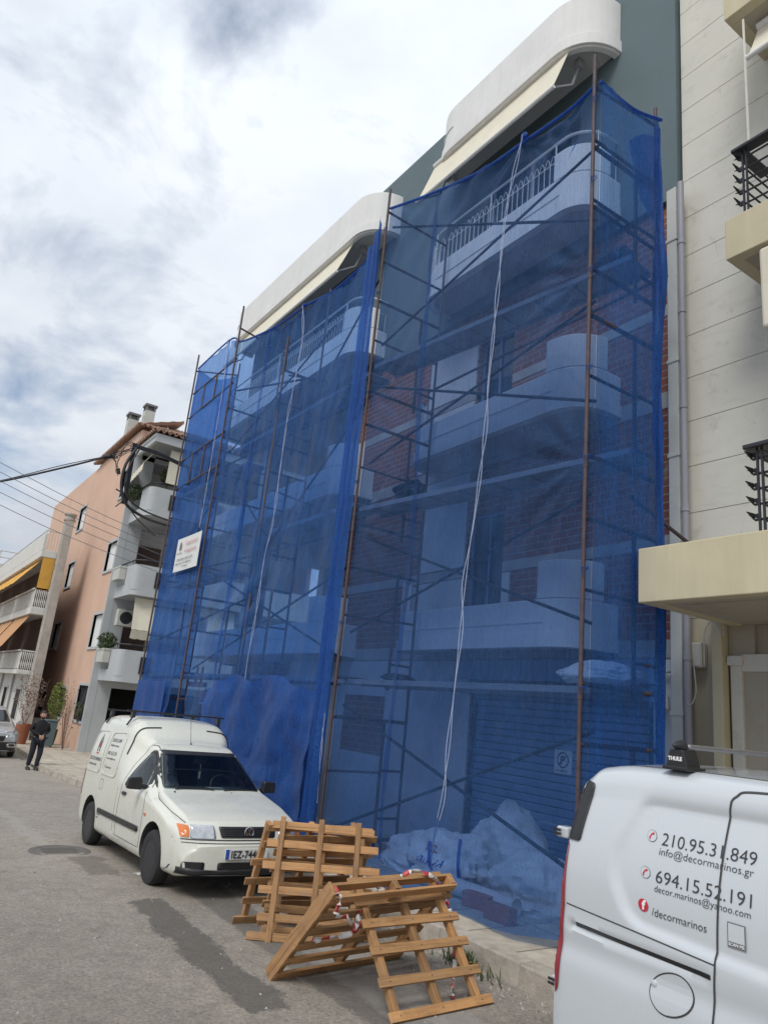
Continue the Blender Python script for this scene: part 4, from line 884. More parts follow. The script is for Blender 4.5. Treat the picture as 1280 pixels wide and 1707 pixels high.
topL = [(9.3, 7.5), (9.6, 7.36), (10.6, 7.33), (11.67, 7.52), (13, 7.62), (14.57, 7.94), (15.05, 8.1), (15.73, 8.4), (17.85, 8.4)]
def P_left(y0, y1, zb0, zb1, s=0, x0=5.31, puff=.0):
    def fn(u, v):
        y = y0+(y1-y0)*u; zt = lin(y, topL); zb = zb0+(zb1-zb0)*u; z = zb+(zt-zb)*v
        x = x0+fold(y, z, s)*1.3
        pole = min(abs(y-15), abs(y-17.85), abs(y-9.2)); x = x*min(1, pole*3)+5.31*(1-min(1, pole*3)) if pole < .33 else x
        if z < .2: x += .10*(.2-z)*math.sin(y*2.3+z*1.5)-.05*(.2-z)+.035*math.sin((y+z*2.2)*5)*min(1, (.2-z))
        if 1 < z < 2.4 and 11 < y < 15: x += .05*math.sin((y*1.1+z*2.4)*4)*math.sin((z-1)/1.4*math.pi)*math.sin((y-11)/4*math.pi)
        return (x, y, z)
    return fn
net('debris_net', P_left(9.3, 14.8, -1.78, -1.95, 2), 150, 260, 'net_side', 'blue net over the farther bay, behind the parked white van')
net('debris_net', P_left(15.72, 17.85, -1.2, -1.3, 4), 60, 220, 'net_side', 'blue net at the far left end of the scaffolding, behind the banner')
def P_gap(u, v):
    f_ = P_left(14.8, 15.72, .28+.12*math.sin(u*3), .3, 3); return f_(u, v)
net('debris_net', P_gap, 26, 200, 'net_side', 'narrow blue net beside the banner with its lower end hitched up over an opening')
def P_endL(u, v):
    x = 5.31+1.1*u; z = -1.3+(9.7+.2*u-.2*math.sin(u*3.1))*v; return (x, 17.87+fold(x*2, z, 9), z)
net('debris_net', P_endL, 24, 120, 'net_side', 'blue net closing the far end of the scaffolding towards the salmon building')
def P_hem(u, v):
    y = 8.96+.40*u; zt = 7.95-.5*u; z = -1.78+(zt+1.78)*v
    return (5.25+.045*math.sin(u*14+z*.6)+.02*noise.noise(Vector((u*4, z*1.1, 2)))-.02*(1-v), y-.06*v*u+.03*math.sin(z*.9), z)
net('net_bundle', P_hem, 40, 240, 'net_dense', 'bright folded hem of blue net hanging beside the middle brown pole', 'gathered rolls of blue net')
def P_tarp(u, v):
    y = 9.25+4.1*u; zt = .25+.3*math.sin(u*2.4)-.25*u-.16*math.sin(u*15)*u*(1-u)*2; z = -1.85+(zt+1.85)*v
    zf = z+.08*math.sin(y*2.1)
    return (5.18+.09*noise.noise(Vector((y*1.3, z*.8, 4)))+.035*math.sin(y*4.2+zf*3.1)+.03*noise.noise(Vector((y*3.5+z*2, z*3.2-y, 9)))+.02*(1-abs(noise.noise(Vector((y*2.2-z*1.6, z*1.2, 3)))*2))-.05*(1-v), y, z+.06*noise.noise(Vector((y*2.3, 0, 1)))*v)
net('net_flap', P_tarp, 90, 60, 'net_dense', 'dense doubled blue net covering the foot of the scaffolding behind the white van', 'loose flaps of blue net')
def P_tarp2(u, v):
    y = 15.9+1.9*u; z = -1.3+1.55*v; return (5.22+.05*noise.noise(Vector((y*1.5, z*.9, 8)))+.02*math.sin(y*8), y, z)
net('net_flap', P_tarp2, 50, 30, 'net_dense', 'dark doubled blue net at the foot of the far end, above the van roof', 'loose flaps of blue net')
# hems: thick rolled edges along the tops
def hem(pts, label):
    m = MB(); m.tube(bezier(pts, 8), .022, 6); return tag(part(m, 'net_hem', 'net_dense', None, smooth=True), label, 'net hem', 'rolled top edges of the nets')
hem([(5.33, y, z) for y, z in topR], 'rolled top edge of the net over the nearer bay')
hem([(5.32, 4.53, 7.24), (5.9, 4.53, 7.22), (6.45, 4.53, 7.40)], 'thick rolled top edge of the net at the right end')
hem([(5.31, y, z) for y, z in topL], 'rolled top edge of the net over the farther bay')
# white and blue lacing that joins the net panels
def lacing(pts, label, amp=.022, mat='rope'):
    P = bezier([(5.245, y, z) for y, z in pts], 12); L = [0]
    for a, b_ in zip(P, P[1:]): L.append(L[-1]+(b_-a).length)
    R_ = thing('net_lacing', label, 'rope', P[-1], group='white lacing down the seams of the nets')
    for ph in (0, math.pi):
        m = MB(); m.tube([p+Vector((.008*math.cos(l*7+ph), amp*math.sin(l*3.6+ph)+.01*math.sin(l*1.3), 0)) for p, l in zip(P, L)], .0047, 5); part(m, 'strand', mat, R_)
    return R_
lacing([(5.7, 7.28), (5.91, 6.32), (5.97, 5.52), (6.03, 4.54), (6.07, 3.92), (6.07, 3.3), (6.15, 2.29), (6.25, 1.53), (6.24, .99), (6.3, .28), (6.35, -.35), (6.37, -.78), (6.48, -1.21), (6.49, -1.6)], 'long white lacing down the middle of the nearer net to the sacks')
lacing([(11.66, 7.5), (11.45, 6.72), (11.5, 6.01), (11.62, 5.09), (11.63, 4.02), (11.62, 3.11), (11.75, 2.48), (11.76, 1.51), (11.84, .59), (11.8, -.21), (12.04, -.9)], 'white lacing down the farther net to the van roof', .02)
lacing([(15.7, 8.38), (15.46, 7.11), (15.44, 5.6), (15.44, 4.16), (15.46, 3.61)], 'thin white lacing above the banner', .012)
lacing([(9.12, 2.2), (9.08, 1.2), (9.1, .51), (9.02, -.37), (8.97, -1.2)], 'short white lacing down the lower folded hem by the middle pole', .015)
for y, z in ((5.7, 7.28), (11.66, 7.5)):
    lump('net_knot', (5.27, y, z), (.03, .045, .045), 'net_dense', 'knotted blue tuft at the top of the %s lacing' % ('long nearer' if y < 8 else 'farther'), 'knot', y)

def seam_strip(yc, w_, z0, mat, lb, s=0):
    def fn(u, v):
        y = yc+w_*(u-.5)+.03*math.sin(v*9+s); zt = (lin(y, topR) if y < 9 else lin(y, topL)); z = z0+(zt-z0)*v; x = 5.335+fold(y, z) if y < 9 else 5.31+fold(y, z, 2)*1.3
        return (x-.012-.006*math.sin(v*40+u*3), y, z)
    return net('net_seam', fn, 8, 240, mat, lb, 'doubled seams where net panels overlap')
seam_strip(7.55, .10, -1.6, 'net', 'narrow doubled seam down the left third of the nearer net')
seam_strip(13.3, .12, -.2, 'net_side', 'narrow doubled seam between the two lacings of the farther net', 2)
for i, (x, y, z) in enumerate([(5.29, 4.57, z) for z in (7.0, 5.9, 4.75, 3.6, 2.62, 1.5, .4, -.7)]+[(5.29, 8.92, z) for z in (7.7, 6.5, 4.75, 3.3, 1.2)]):
    m = MB(); m.tube([(x+.032*math.cos(t*.9), y+.034*math.sin(t*.9), z+.012*math.sin(t*2.1)+.002*t) for t in range(15)], .0035, 4); m.tube([(x-.02, y, z), (x-.035, y+.01, z-.07)], .003, 4)
    od = ('topmost', 'second', 'third', 'fourth', 'fifth', 'sixth', 'seventh', 'lowest')[i] if i < 8 else ('topmost', 'second', 'third', 'fourth', 'lowest')[i-8]
    tag(part(m, 'cable_tie', 'net_dense', None), (f'{od} of the small blue ties down the right corner pole' if i < 8 else f'{od} of the small blue ties down the middle brown pole'), 'tie', 'ties on the right corner pole' if i < 8 else 'ties on the middle pole')
# ================================================================ BANNER
bn = thing('banner', 'white advertising banner with a house logo and phone numbers tied to the far net', 'banner', (5.19, 15.85, 2.68))
def P_ban(u, v): return (5.20+.01*math.sin(u*3), 16.62-1.52*u, 2.695+.785*v+.0*u)
m = MB(); m.grid(P_ban, 16, 8); part(m, 'sheet', 'plate', bn, solid=.004)
def btext(s, size, mat, y, z, **k): return put_text(s, size, mat, bn, Vector((5.192, y, z))-wloc(bn), (0, -1, 0), (0, 0, 1), lift=.008, **k)
def house_logo(par, org, ux, uy, s, mat='ink', mat2=None):
    """narrow gabled house mark: two legs under a pointed roof"""
    ux = Vector(ux); uy = Vector(uy); n = ux.cross(uy); org = Vector(org)
    f = lambda a, b_, d: org+ux*a*s+uy*b_*s+n*(.002+.002*d)
    m = MB(); m.prism([(-.30, 0), (-.16, 0), (-.16, .55), (0, .80), (.16, .55), (.16, 0), (.30, 0), (.30, .62), (0, 1.0), (-.30, .62)], f, 0, 1); o = part(m, 'logo', mat, par, local=True)
    m = MB(); m.prism([(-.09, .0), (.09, .0), (.09, .16), (-.09, .16)], f, 0, 1); m.prism([(-.09, .24), (.09, .24), (.09, .5), (0, .62), (-.09, .5)], f, 0, 1); part(m, 'logo_middle', mat2 or mat, par, local=True)
lo = wloc(bn)
house_logo(bn, Vector((5.19, 16.34, 3.19))-lo, (0, -1, 0), (0, 0, 1), .2)
btext('DECOR MARINOS', .042, 'ink_grey', 16.52, 3.10)
btext('Διακόσμηση', .135, 'ink_pink', 16.02, 3.27); btext('Ανακαίνιση', .135, 'ink_pink', 16.02, 3.09)
btext('210.95.31.849 - 694.15.52.191', .085, 'ink_grey', 16.46, 2.93); btext('info@decormarinos.gr   decor.marinos@yahoo.com', .048, 'ink_grey', 16.5, 2.85); btext('f', .07, 'ink_red', 16.06, 2.76); btext('/decormarinos', .05, 'ink_grey', 16.0, 2.765)

# ================================================================ SACKS, BRICKS AND OTHER THINGS BEHIND THE NET
GS = 'woven sacks of rubble heaped behind the net'
lump('rubble_sack', (6.5, 6.6, -1.34), (.36, .42, .42), 'bag', 'crumpled white sack at the top of the heap before the shutter', 'sack', 1, GS)
sk = lump('rubble_sack', (5.86, 6.95, -1.56), (.30, .58, .38), 'bag', 'white sack with upside-down blue lettering at the front of the heap', 'sack', 2, GS)
lump('rubble_sack', (6.05, 7.75, -1.68), (.36, .50, .24), 'bag', 'flat white sack at the left end of the heap', 'sack', 4, GS)
lump('rubble_sack', (6.15, 5.85, -1.58), (.40, .52, .33), 'bag', 'long sagging sack sloping to the right of the heap', 'sack', 6, GS)
lump('rubble_sack', (6.35, 5.35, -1.68), (.35, .4, .2), 'bag', 'low sack at the right end of the heap, nearest the parked van', 'sack', 7, GS)
bpy.context.view_layer.update()
def bvh_of(o):
    dg = bpy.context.evaluated_depsgraph_get(); return BVHTree.FromObject(o, dg)
sb_ = bvh_of(sk); L0 = sk.location
for s_, sz, mt_, y, z in (('ΟΙΚΟΔΟΜΙΚΑ', .085, 'plate_blue', 6.70, -1.58), ('ΥΛΙΚΑ ΚΑΙ', .085, 'plate_blue', 6.72, -1.47), ('ΖΟΚ', .10, 'ink_red', 6.85, -1.34)):
    put_text(s_, sz, mt_, sk, Vector((0, y, z))-Vector((0, L0.y, L0.z)), (0, 1, 0), (0, 0, -1), bvh=sb_, axis=(1, 0, 0), bold=.002)
m = MB()
for pth in ([(5.55, 6.9, -1.30), (5.52, 6.85, -1.5), (5.56, 6.7, -1.74)], [(5.6, 6.45, -1.2), (5.56, 6.42, -1.45), (5.6, 6.40, -1.72)]): m.tube(bezier(pth, 6), .02, 5)
tag(part(m, 'sack_strap', 'plate_blue', None), 'dark blue lifting straps hanging over the lettered sack', 'strap')
m = MB(); m.tube(bezier([(5.52, 7.1, -1.66), (5.56, 6.3, -1.65), (5.62, 5.6, -1.66)], 10), .085, 12); tag(part(m, 'rolled_sheet', 'plaster', None, smooth=True), 'grey rolled sheet lying along the foot of the sack heap', 'roll')
for y, x, a, lb in ((5.98, 5.47, .25, 'clay block nearer the pallets, weighing down the net hem'), (5.55, 5.36, .05, 'clay block nearer the parked van, weighing down the net hem')):
    m = MB(); m.box(-.06, .06, -.16, .16, 0, .14); 
    o = m.build('clay_block', 'brickblock', local=True, bevel=.006); o.location = (x, y, -1.748); o.rotation_euler = (0, 0, a); tag(o, lb, 'brick', 'clay blocks on the net hem')
# no-entry sign and red barrier seen through the far net
ne = thing('no_entry_sign', 'round red no entry sign seen through the net behind the white van', 'road sign', (6.4, 16.6, -2))
m = MB(); m.lathe([(.02, 0), (.26, 0), (.26, .012), (.02, .012)], (6.4, 16.6, -.1), 'x', 32); part(m, 'disc', 'signred', ne)
m = MB(); m.box(6.38, 6.395, 16.43, 16.77, -.145, -.055); part(m, 'bar', 'ink_white', ne)
m = MB(); m.tube([(6.44, 16.6, -2.1), (6.44, 16.6, .2)], .03, 8); part(m, 'post', 'steel', ne)
m = MB(); m.box(5.7, 5.78, 14.9, 15.9, .20, .30); m.box(5.7, 5.74, 15.1, 15.14, .3, .62); m.box(5.7, 5.74, 15.4, 15.44, .3, .62); tag(part(m, 'red_board', 'terracotta', None, bevel=.004), 'red board with uprights in the opening of the far net', 'board')
for k, (y, h, lb) in enumerate(((12.2, .5, 'nearest board of the dark row behind the net, right of the tallest'), (12.5, .68, 'tallest board of the dark row standing behind the net'), (12.8, .45, 'shortest board of the dark row, just left of the tallest'), (13.15, .58, 'board left of the shortest one in the dark row behind the net'), (13.5, .62, 'second tallest board, left end of the dark row behind the net'))):
    m = MB(); m.box(6.9, 6.93, y, y+.22, -2.0, -.75+h); tag(part(m, 'upright_board', 'dsteel', None), lb, 'board', 'row of dark boards standing behind the net')

# ================================================================ PALLETS
def wood2(name, base, dark, along):
    m = M(name); tcn = m.n('ShaderNodeTexCoord'); oi = m.n('ShaderNodeObjectInfo')
    rv = m.n('ShaderNodeMath', operation='MULTIPLY'); m.l(oi.outputs['Random'], rv.inputs[0]); rv.inputs[1].default_value = 37
    va = m.n('ShaderNodeVectorMath', operation='ADD'); m.l(tcn.outputs['Object'], va.inputs[0]); m.l(rv.outputs[0], va.inputs[1])
    mp_ = m.n('ShaderNodeMapping'); mp_.inputs['Scale'].default_value = (2, 38, 38) if along == 'x' else (38, 2, 38); m.l(va.outputs[0], mp_.inputs[0])
    g_ = m.noise(mp_.outputs[0], 1, 6, .65, .6); k = m.ramp(g_, (.25, dark), (.5, base), (.75, tuple(min(1, v*1.3) for v in base)))
    b_ = m.noise(va.outputs[0], 5, 6, .65); k = m.mix(m.ramp(b_, (.5, 0), (.78, .55)), k, tuple(v*.7 for v in dark))
    tint = m.ramp(oi.outputs['Random'], (0, (.62, .64, .68)), (1, (1.08, 1.04, 1.0))); k = m.mix(1, k, tint, 'MULTIPLY')
    gy = m.noise(va.outputs[0], 9, 7, .7, .5); k = m.mix(m.ramp(gy, (.55, 0), (.75, .55)), k, (.27, .235, .20))
    m.l(k, m.p.inputs['Base Color']); m.p.inputs['Roughness'].default_value = .65; m.bump(g_, .4, .003); return m.m
MT['wx'] = wood2('pine_slat', (.49, .275, .12), (.22, .115, .05), 'x'); MT['wy'] = wood2('pine_stringer', (.45, .25, .11), (.19, .095, .04), 'y')
GPAL = 'brown wooden pallets leaning on each other at the kerb'
def pallet(label, x, y, yaw, tilt, W_, L_, slats, strs, z=-1.9, sw=.062, st=.02, hw=.048, hd=.055, side=None, back=False, lift=0):
    a = Vector((math.cos(yaw), math.sin(yaw), 0)); n_ = Vector((-math.sin(yaw), math.cos(yaw), 0))
    b_ = n_*math.sin(tilt)+Vector((0, 0, 1))*math.cos(tilt); c = a.cross(b_)
    T = thing('wooden_pallet', label, 'pallet', (x, y, z+.01+lift), group=GPAL)
    T.rotation_euler = Matrix(((a.x, b_.x, c.x), (a.y, b_.y, c.y), (a.z, b_.z, c.z))).to_euler()
    rr_ = random.Random(int(x*1000)+int(y*77))
    def piece(nm, cx, cy, cz, hx_, hy_, hz_, mt_, rot=0):
        mb = MB(); mb.box(-hx_, hx_, -hy_, hy_, -hz_, hz_); o = mb.build(nm, mt_, T, local=True, bevel=.003); o.location = (cx, cy, cz); o.rotation_euler = (0, 0, rot); return o
    for t, e0, e1 in strs: piece('stringer', W_*t, (e0+e1)/2*L_, -hd/2, hw/2, (e1-e0)/2*L_, hd/2, 'wy', rr_.uniform(-.012, .012))
    for q in slats:
        t, e0, e1 = q if len(q) == 3 else (q[0], -.03, 1.03)
        e0 += rr_.uniform(-.012, .012); e1 += rr_.uniform(-.018, .018)
        o = piece('slat', W_*(e0+e1)/2, L_*t, st/2, W_*(e1-e0)/2, sw/2, st/2, 'wx', rr_.uniform(-.014, .014))
        for s_ in strs:
            nm = MB(); nm.lathe([(.0045, 0), (.0045, .0015)], (W_*s_[0]-W_*(e0+e1)/2, 0, st/2), 'z', 6); nm.build('nail', 'dsteel', o, local=True)
        if back: piece('slat', W_*(e0+e1)/2, L_*t, -hd-st/2, W_*(e1-e0)/2, sw/2, st/2, 'wx', rr_.uniform(-.01, .01))
    if side:
        for t in side: piece('side_board', W_*t, L_*.5, -.035, .011, L_*.52, .05, 'wy')
    return T
pallet('front pallet, an open grid of six slats leaning back towards the kerb', 3.275, 4.318, .047, .72, .86, .95, [(.02,), (.235,), (.45,), (.64,), (.81,), (.965,)], [(.07, 0, .97), (.5, .02, .99), (.93, 0, .97)])
pallet('low pallet tipped towards the road, its wide side board facing the van', 2.858, 5.25, .119, -.722, 1.228, .914, [(.04, -.0, 1.0), (.22, .0, 1.0), (.4, 0, .99), (.58, 0, 1.0), (.76, 0, .99), (.95, 0, 1.0)], [(.03, 0, 1), (.5, 0, 1), (.97, 0, 1)], side=(0.0,), sw=.07, hd=.07, back=True)
pallet('upright pallet at the front of the stack, three long battens over six slats', 3.148, 6.11, -.50, .22, .86, .91, [(.02, -.1, .75), (.18, -.04, 1.0), (.41, -.06, 1.0), (.62, -.04, 1.14), (.81, -.03, 1.12), (.975, .0, 1.06)], [(.10, 0, 1)], hw=.02)
m_par = bpy.data.objects[-1] if False else None
# the upright pallet has its battens in front of the slats, so it is built slats-first
for o in list(bpy.data.objects):
    if o.get('label', '').startswith('upright pallet'):
        for ch in list(o.children):
            if ch.name.startswith('stringer'): bpy.data.objects.remove(ch)
        for t in (.11, .51, .90):
            mb = MB(); mb.box(-.023, .023, -.50, .50, -.011, .011); q = mb.build('batten', 'wy', o, local=True, bevel=.003); q.location = (.86*t, .455, .031); q.rotation_euler = (0, 0, .012*(t-.5))
pallet('second upright pallet pressed close behind the front one, shifted to the right', 3.28, 6.24, -.50, .22, .86, .88, [(.03,), (.22,), (.42,), (.62,), (.80,), (.965,)], [(.10, 0, 1), (.5, 0, 1), (.9, 0, 1)])
pallet('rear pallet of the stack leaning the other way, towards the road', 3.20, 6.60, -.10, -.36, .95, .93, [(.03, -.08, 1.03), (.23,), (.43, -.06, 1.03), (.62,), (.80, .03, 1.05), (.965, .04, 1.0)], [(.05, 0, 1), (.5, 0, 1), (.95, 0, 1)])
pallet('rearmost pallet leaning towards the road, half hidden by the others', 3.36, 6.50, -.16, -.34, .92, .84, [(.03,), (.23,), (.43,), (.62,), (.80,), (.965,)], [(.05, 0, 1), (.5, 0, 1), (.95, 0, 1)])
# striped barrier tape tangled over the pallets
def tape(pts, label, w=.035, tw=3):
    P = bezier(pts, 14); T = thing('barrier_tape', label, 'tape', P[0], group='red and white barrier tape on the pallets'); N_ = len(P)
    for seg in range(0, N_-1, 5):
        m = MB(); b0 = 0
        for i in range(seg, min(seg+6, N_)):
            d = (P[min(i+1, N_-1)]-P[max(i-1, 0)]).normalized(); s_ = d.cross(Vector((math.sin(i*.21*tw), math.cos(i*.13*tw), .5))).normalized()*w/2
            m.v += [P[i]+s_, P[i]-s_]
        k = len(m.v)//2
        for i in range(k-1): m.f.append([2*i, 2*i+1, 2*i+3, 2*i+2])
        if k > 1: part(m, 'red_stripe' if (seg//5) % 3 == 1 else 'white_stripe', 'tape_r' if (seg//5) % 3 == 1 else 'tape_w', T, smooth=True, solid=.0008)
    return T
tape([(3.66, 4.88, -1.17), (3.75, 4.84, -1.12), (3.92, 4.82, -1.16), (4.06, 4.86, -1.27), (4.10, 4.80, -1.40), (4.12, 4.78, -1.55), (4.10, 4.7, -1.7), (4.0, 4.6, -1.84), (3.92, 4.5, -1.88)], 'tape draped over the top slat of the front pallet and trailing down its right side')
tape([(2.93, 4.72, -1.16), (2.98, 4.64, -1.22), (2.94, 4.60, -1.32), (3.08, 4.66, -1.36), (3.2, 4.75, -1.45), (3.27, 4.8, -1.36), (3.24, 4.82, -1.5), (3.05, 4.9, -1.55), (2.95, 4.9, -1.56)], 'tape knotted round the top corner of the low pallet', .04)
tape([(3.3, 4.92, -1.5), (3.38, 4.85, -1.42), (3.42, 4.82, -1.24), (3.4, 4.8, -1.2)], 'short piece of tape hanging inside the low pallet', .03)
# ================================================================ VEHICLES
class Loft:
    """car body: cross-sections swept from nose (y=0) to tail; every table is (y, value)"""
    def __init__(s, L, T, nose=.14, tail=.08, rear_lean=0, pan=(), sm=.05, ns=130, bulge=.02):
        s.L = L; s.T = T; s.nose = nose; s.tail = tail; s.lean = rear_lean; s.pan = pan; s.ns = ns; s.sm = sm; s.bulge = bulge
    def val(s, k, y):
        w_ = s.sm if y > .25 and y < s.L-.15 else .012
        return sum(lin(min(max(y+d*w_, 0), s.L), s.T[k]) for d in (-1, -.5, 0, .5, 1))/5
    def section(s, y, n=44):
        zb, w_, zs, zt, wt, r_ = (s.val(k, y) for k in ('zb', 'w', 'zs', 'zt', 'wt', 'r'))
        crown = .03; P = [(0, zb), (w_*.5, zb), (w_-.10, zb)]
        for k in range(1, 5): t = k/4; P.append((w_-.10+.09*math.sin(t*math.pi/2), zb+.10*(1-math.cos(t*math.pi/2))))
        r_ = min(r_, (zt-zs)*.6, wt*.6); z0 = zb+.10; m_ = 40 if s.pan else 12
        for k in range(1, m_+1): t = k/m_; z = z0+(zs-z0)*t; P.append((w_-.01+s.bulge*math.sin(t*math.pi)*.6+.0*t, z))
        a = Vector((w_-.01, zs)); c = Vector((wt, zt-r_)); m_ = 40 if s.pan else 12
        for k in range(1, m_+1):
            t = k/m_; q = a*(1-t)+c*t; bow = s.bulge*math.sin(t*math.pi); P.append((q.x+bow, q.y))
        d = Vector((wt-r_, zt)); ctrl = Vector((wt-.0-.02, zt))
        for k in range(1, 7): t = k/6; q = c*(1-t)**2+ctrl*2*t*(1-t)+d*t*t; P.append((q.x, q.y))
        for k in range(1, 7): t = k/6; P.append(((wt-r_)*(1-t), zt+crown*(1-(1-t)**2)*min(1, wt)))
        return P
    def warp(s, x, y, z):
        w0 = abs(x)/.85; yy = y+s.nose*(w0**2.6)*math.exp(-y/.5)-s.tail*(w0**3)*math.exp(-(s.L-y)/.4)
        if s.lean: yy -= s.lean*max(0, z-.88)*max(0, min(1, (y-(s.L-1.2))/1.2))**2
        for f in s.pan:
            x = f(x, yy, z)
        return Vector((x, yy, z))
    def build(s, mat, parent, name='body', cut=(), extra=()):
        m = MB(); ys = []; 
        y = 0.0
        while y < s.L: ys.append(y); y += .012 if y < .2 else (.02 if s.pan and y > s.L-1.2 else .035)
        ys.append(s.L); rings = []
        def ring(P, y): return [s.warp(-p[0], y, p[1]) for p in P]+[s.warp(p[0], y, p[1]) for p in P[::-1]][1:-1]
        def shrink(P, f):
            zc = (P[0][1]+P[-1][1])/2; return [(p[0]*f, zc+(p[1]-zc)*f) for p in P]
        P0 = s.section(0); P1 = s.section(s.L)
        for f in (.08, .3, .5, .7, .85, .94, .985): rings.append(ring(shrink(P0, f), -.012*(1-f)-.004))
        for y in ys: rings.append(ring(s.section(y), y))
        for f in (.985, .94, .85, .7, .5, .3, .08): rings.append(ring(shrink(P1, f), s.L+.012*(1-f)+.004))
        n = len(rings[0])
        for r_ in rings: m.v += r_
        for i in range(len(rings)-1):
            for k in range(n): m.f.append([i*n+k, i*n+(k+1) % n, (i+1)*n+(k+1) % n, (i+1)*n+k])
        m.f.append(list(range(n))); m.f.append([(len(rings)-1)*n+k for k in range(n)])
        o = m.build(name, mat, parent, smooth=True, local=True); s.n_half = len(P0)
        bpy.context.view_layer.update(); me = o.data; bmq = bmesh.new(); bmq.from_mesh(me); s.bvh = BVHTree.FromBMesh(bmq); bmq.free()
        if cut:
            cm = MB()
            for (cy, cz, rad, x0, x1) in cut:
                for sg in (-1, 1): cm.lathe([(rad, sg*x0), (rad, sg*x1)], (0, cy, cz), 'x', 48)
            co = cm.build('cutter', 'seam', None, local=True)
            co.matrix_world = Matrix.Identity(4); par = o.parent; o.parent = None; o.matrix_world = Matrix.Identity(4)
            md = o.modifiers.new('b', 'BOOLEAN'); md.object = co; md.operation = 'DIFFERENCE'; md.solver = 'EXACT'; md.material_mode = 'TRANSFER'
            bpy.context.view_layer.update(); dg = bpy.context.evaluated_depsgraph_get()
            nm = bpy.data.meshes.new_from_object(o.evaluated_get(dg)); o.modifiers.clear(); o.data = nm
            bpy.data.objects.remove(co)
            for em in extra:
                co = em.build('cutter', 'trim', None, local=True); co.matrix_world = Matrix.Identity(4)
                md = o.modifiers.new('b', 'BOOLEAN'); md.object = co; md.operation = 'DIFFERENCE'; md.solver = 'EXACT'; md.material_mode = 'TRANSFER'
                bpy.context.view_layer.update(); dg = bpy.context.evaluated_depsgraph_get()
                nm = bpy.data.meshes.new_from_object(o.evaluated_get(dg)); o.modifiers.clear(); o.data = nm; bpy.data.objects.remove(co)
            o.parent = par
            try: nm.shade_smooth(); nm.set_sharp_from_angle(angle=R(42))
            except Exception: pass
        return o
def wheel(par, x, y, z, rad, w_, sg, rim='dsteel', cap='black', spokes=0):
    """tyre outward face at x + sg*w/2"""
    m = MB(); c = (x, y, z); h = w_/2; prof = [(rad*.62, -h*.9), (rad*.80, -h), (rad*.94, -h*.88), (rad, -h*.55), (rad, h*.55), (rad*.94, h*.88), (rad*.80, h), (rad*.62, h*.9)]
    W_ = bpy.data.objects.new('wheel', bpy.data.meshes.new('wheel')); 
    m.lathe(prof+[prof[0]], (0, 0, 0), 'x', 40, caps=False)
    for k in range(4):      # tread grooves
        pass
    ty = m.build('wheel', 'rubber', par, smooth=True, local=True); ty.location = c
    m = MB(); s_ = sg; m.lathe([(rad*.63, s_*h*.88), (rad*.60, s_*h*.9), (rad*.57, s_*h*.62), (rad*.40, s_*h*.5), (rad*.34, s_*h*.66), (rad*.2, s_*h*.72), (.02, s_*h*.74)], (0, 0, 0), 'x', 32)
    rm = m.build('rim', rim, ty, smooth=True, local=True)
    m = MB()
    for k in range(spokes or 8):
        a = 2*math.pi*k/(spokes or 8); cy, cz = rad*.47*math.cos(a), rad*.47*math.sin(a); m.lathe([(rad*.05, s_*h*.50), (rad*.05, s_*h*.60), (.002, s_*h*.6)], (0, cy, cz), 'x', 8)
    m.build('vent_holes', cap, rm, local=True)
    return ty
def emblem(par, c, r_, n_dir='y'):
    """round badge with a V over a W, facing -Y"""
    m = MB(); cx, cy, cz = c
    rg = [(cx+r_*math.cos(t*math.pi/16), cy, cz+r_*math.sin(t*math.pi/16)) for t in range(33)]; m.tube(rg, r_*.11, 6, False)
    for a, b_ in (((-.42, .78), (0, .08)), ((.42, .78), (0, .08)), ((-.80, .38), (-.36, -.82)), ((-.36, -.82), (0, -.02)), ((0, -.02), (.36, -.82)), ((.36, -.82), (.80, .38))):
        m.bar((cx+a[0]*r_, cy, cz+a[1]*r_), (cx+b_[0]*r_, cy, cz+b_[1]*r_), r_*.18, r_*.18, (0, 1, 0))
    return m.build('emblem', 'chrome', par, local=True)
def both(fn):
    for s_ in (-1, 1): fn(s_)

# ---------------------------------------------------------------- old white delivery van facing the camera
PITCH = -.034
V = thing('delivery_van', 'old creamy white panel van with raised cargo box, facing the camera beside the net', 'van', (3.555, 7.30, -1.89), (PITCH, 0, 0)); V.scale = (.89, 1, .905)
TC = dict(zt=[(0, .52), (.03, .575), (.085, .70), (.15, .755), (.3, .81), (.6, .885), (1.0, .965), (1.12, 1.0), (1.45, 1.22), (1.74, 1.43), (1.86, 1.485), (2.12, 1.53), (2.22, 1.58), (2.36, 1.69), (2.55, 1.79), (2.9, 1.835), (3.6, 1.835), (3.9, 1.81), (4.08, 1.75), (4.2, 1.62)],
          wt=[(0, .60), (.1, .70), (.5, .745), (1.05, .735), (1.2, .70), (1.75, .59), (2.1, .60), (2.3, .70), (2.5, .73), (4.0, .73), (4.2, .68)],
          w=[(0, .72), (.1, .79), (.4, .83), (1.2, .845), (4.0, .845), (4.2, .80)], zs=[(0, .40), (.09, .58), (.3, .66), (.6, .76), (1.0, .86), (1.5, .93), (2.1, .96), (4.2, 1.0)],
          zb=[(0, .24), (.2, .2), (3.9, .22), (4.2, .34)], r=[(0, .03), (.1, .04), (.5, .10), (1.1, .07), (1.75, .10), (2.2, .16), (2.6, .24), (4.2, .2)])
LC = Loft(4.2, TC, nose=.17, tail=.06)
cw = MB(); cw.prism([(-.645, 1.02), (.645, 1.02), (.53, 1.385), (-.53, 1.385)], lambda a, b_, d: (a, .85+1.32*d, b_), 0, 1)
cs = MB(); cs.prism([(1.42, 1.005), (2.015, .99), (1.86, 1.365), (1.80, 1.38), (1.68, 1.31)], lambda a, b_, d: (-1.2+2.4*d, a, b_), 0, 1)
cf = MB(); cf.box(-.62, .62, 1.55, 2.14, .80, 1.10)
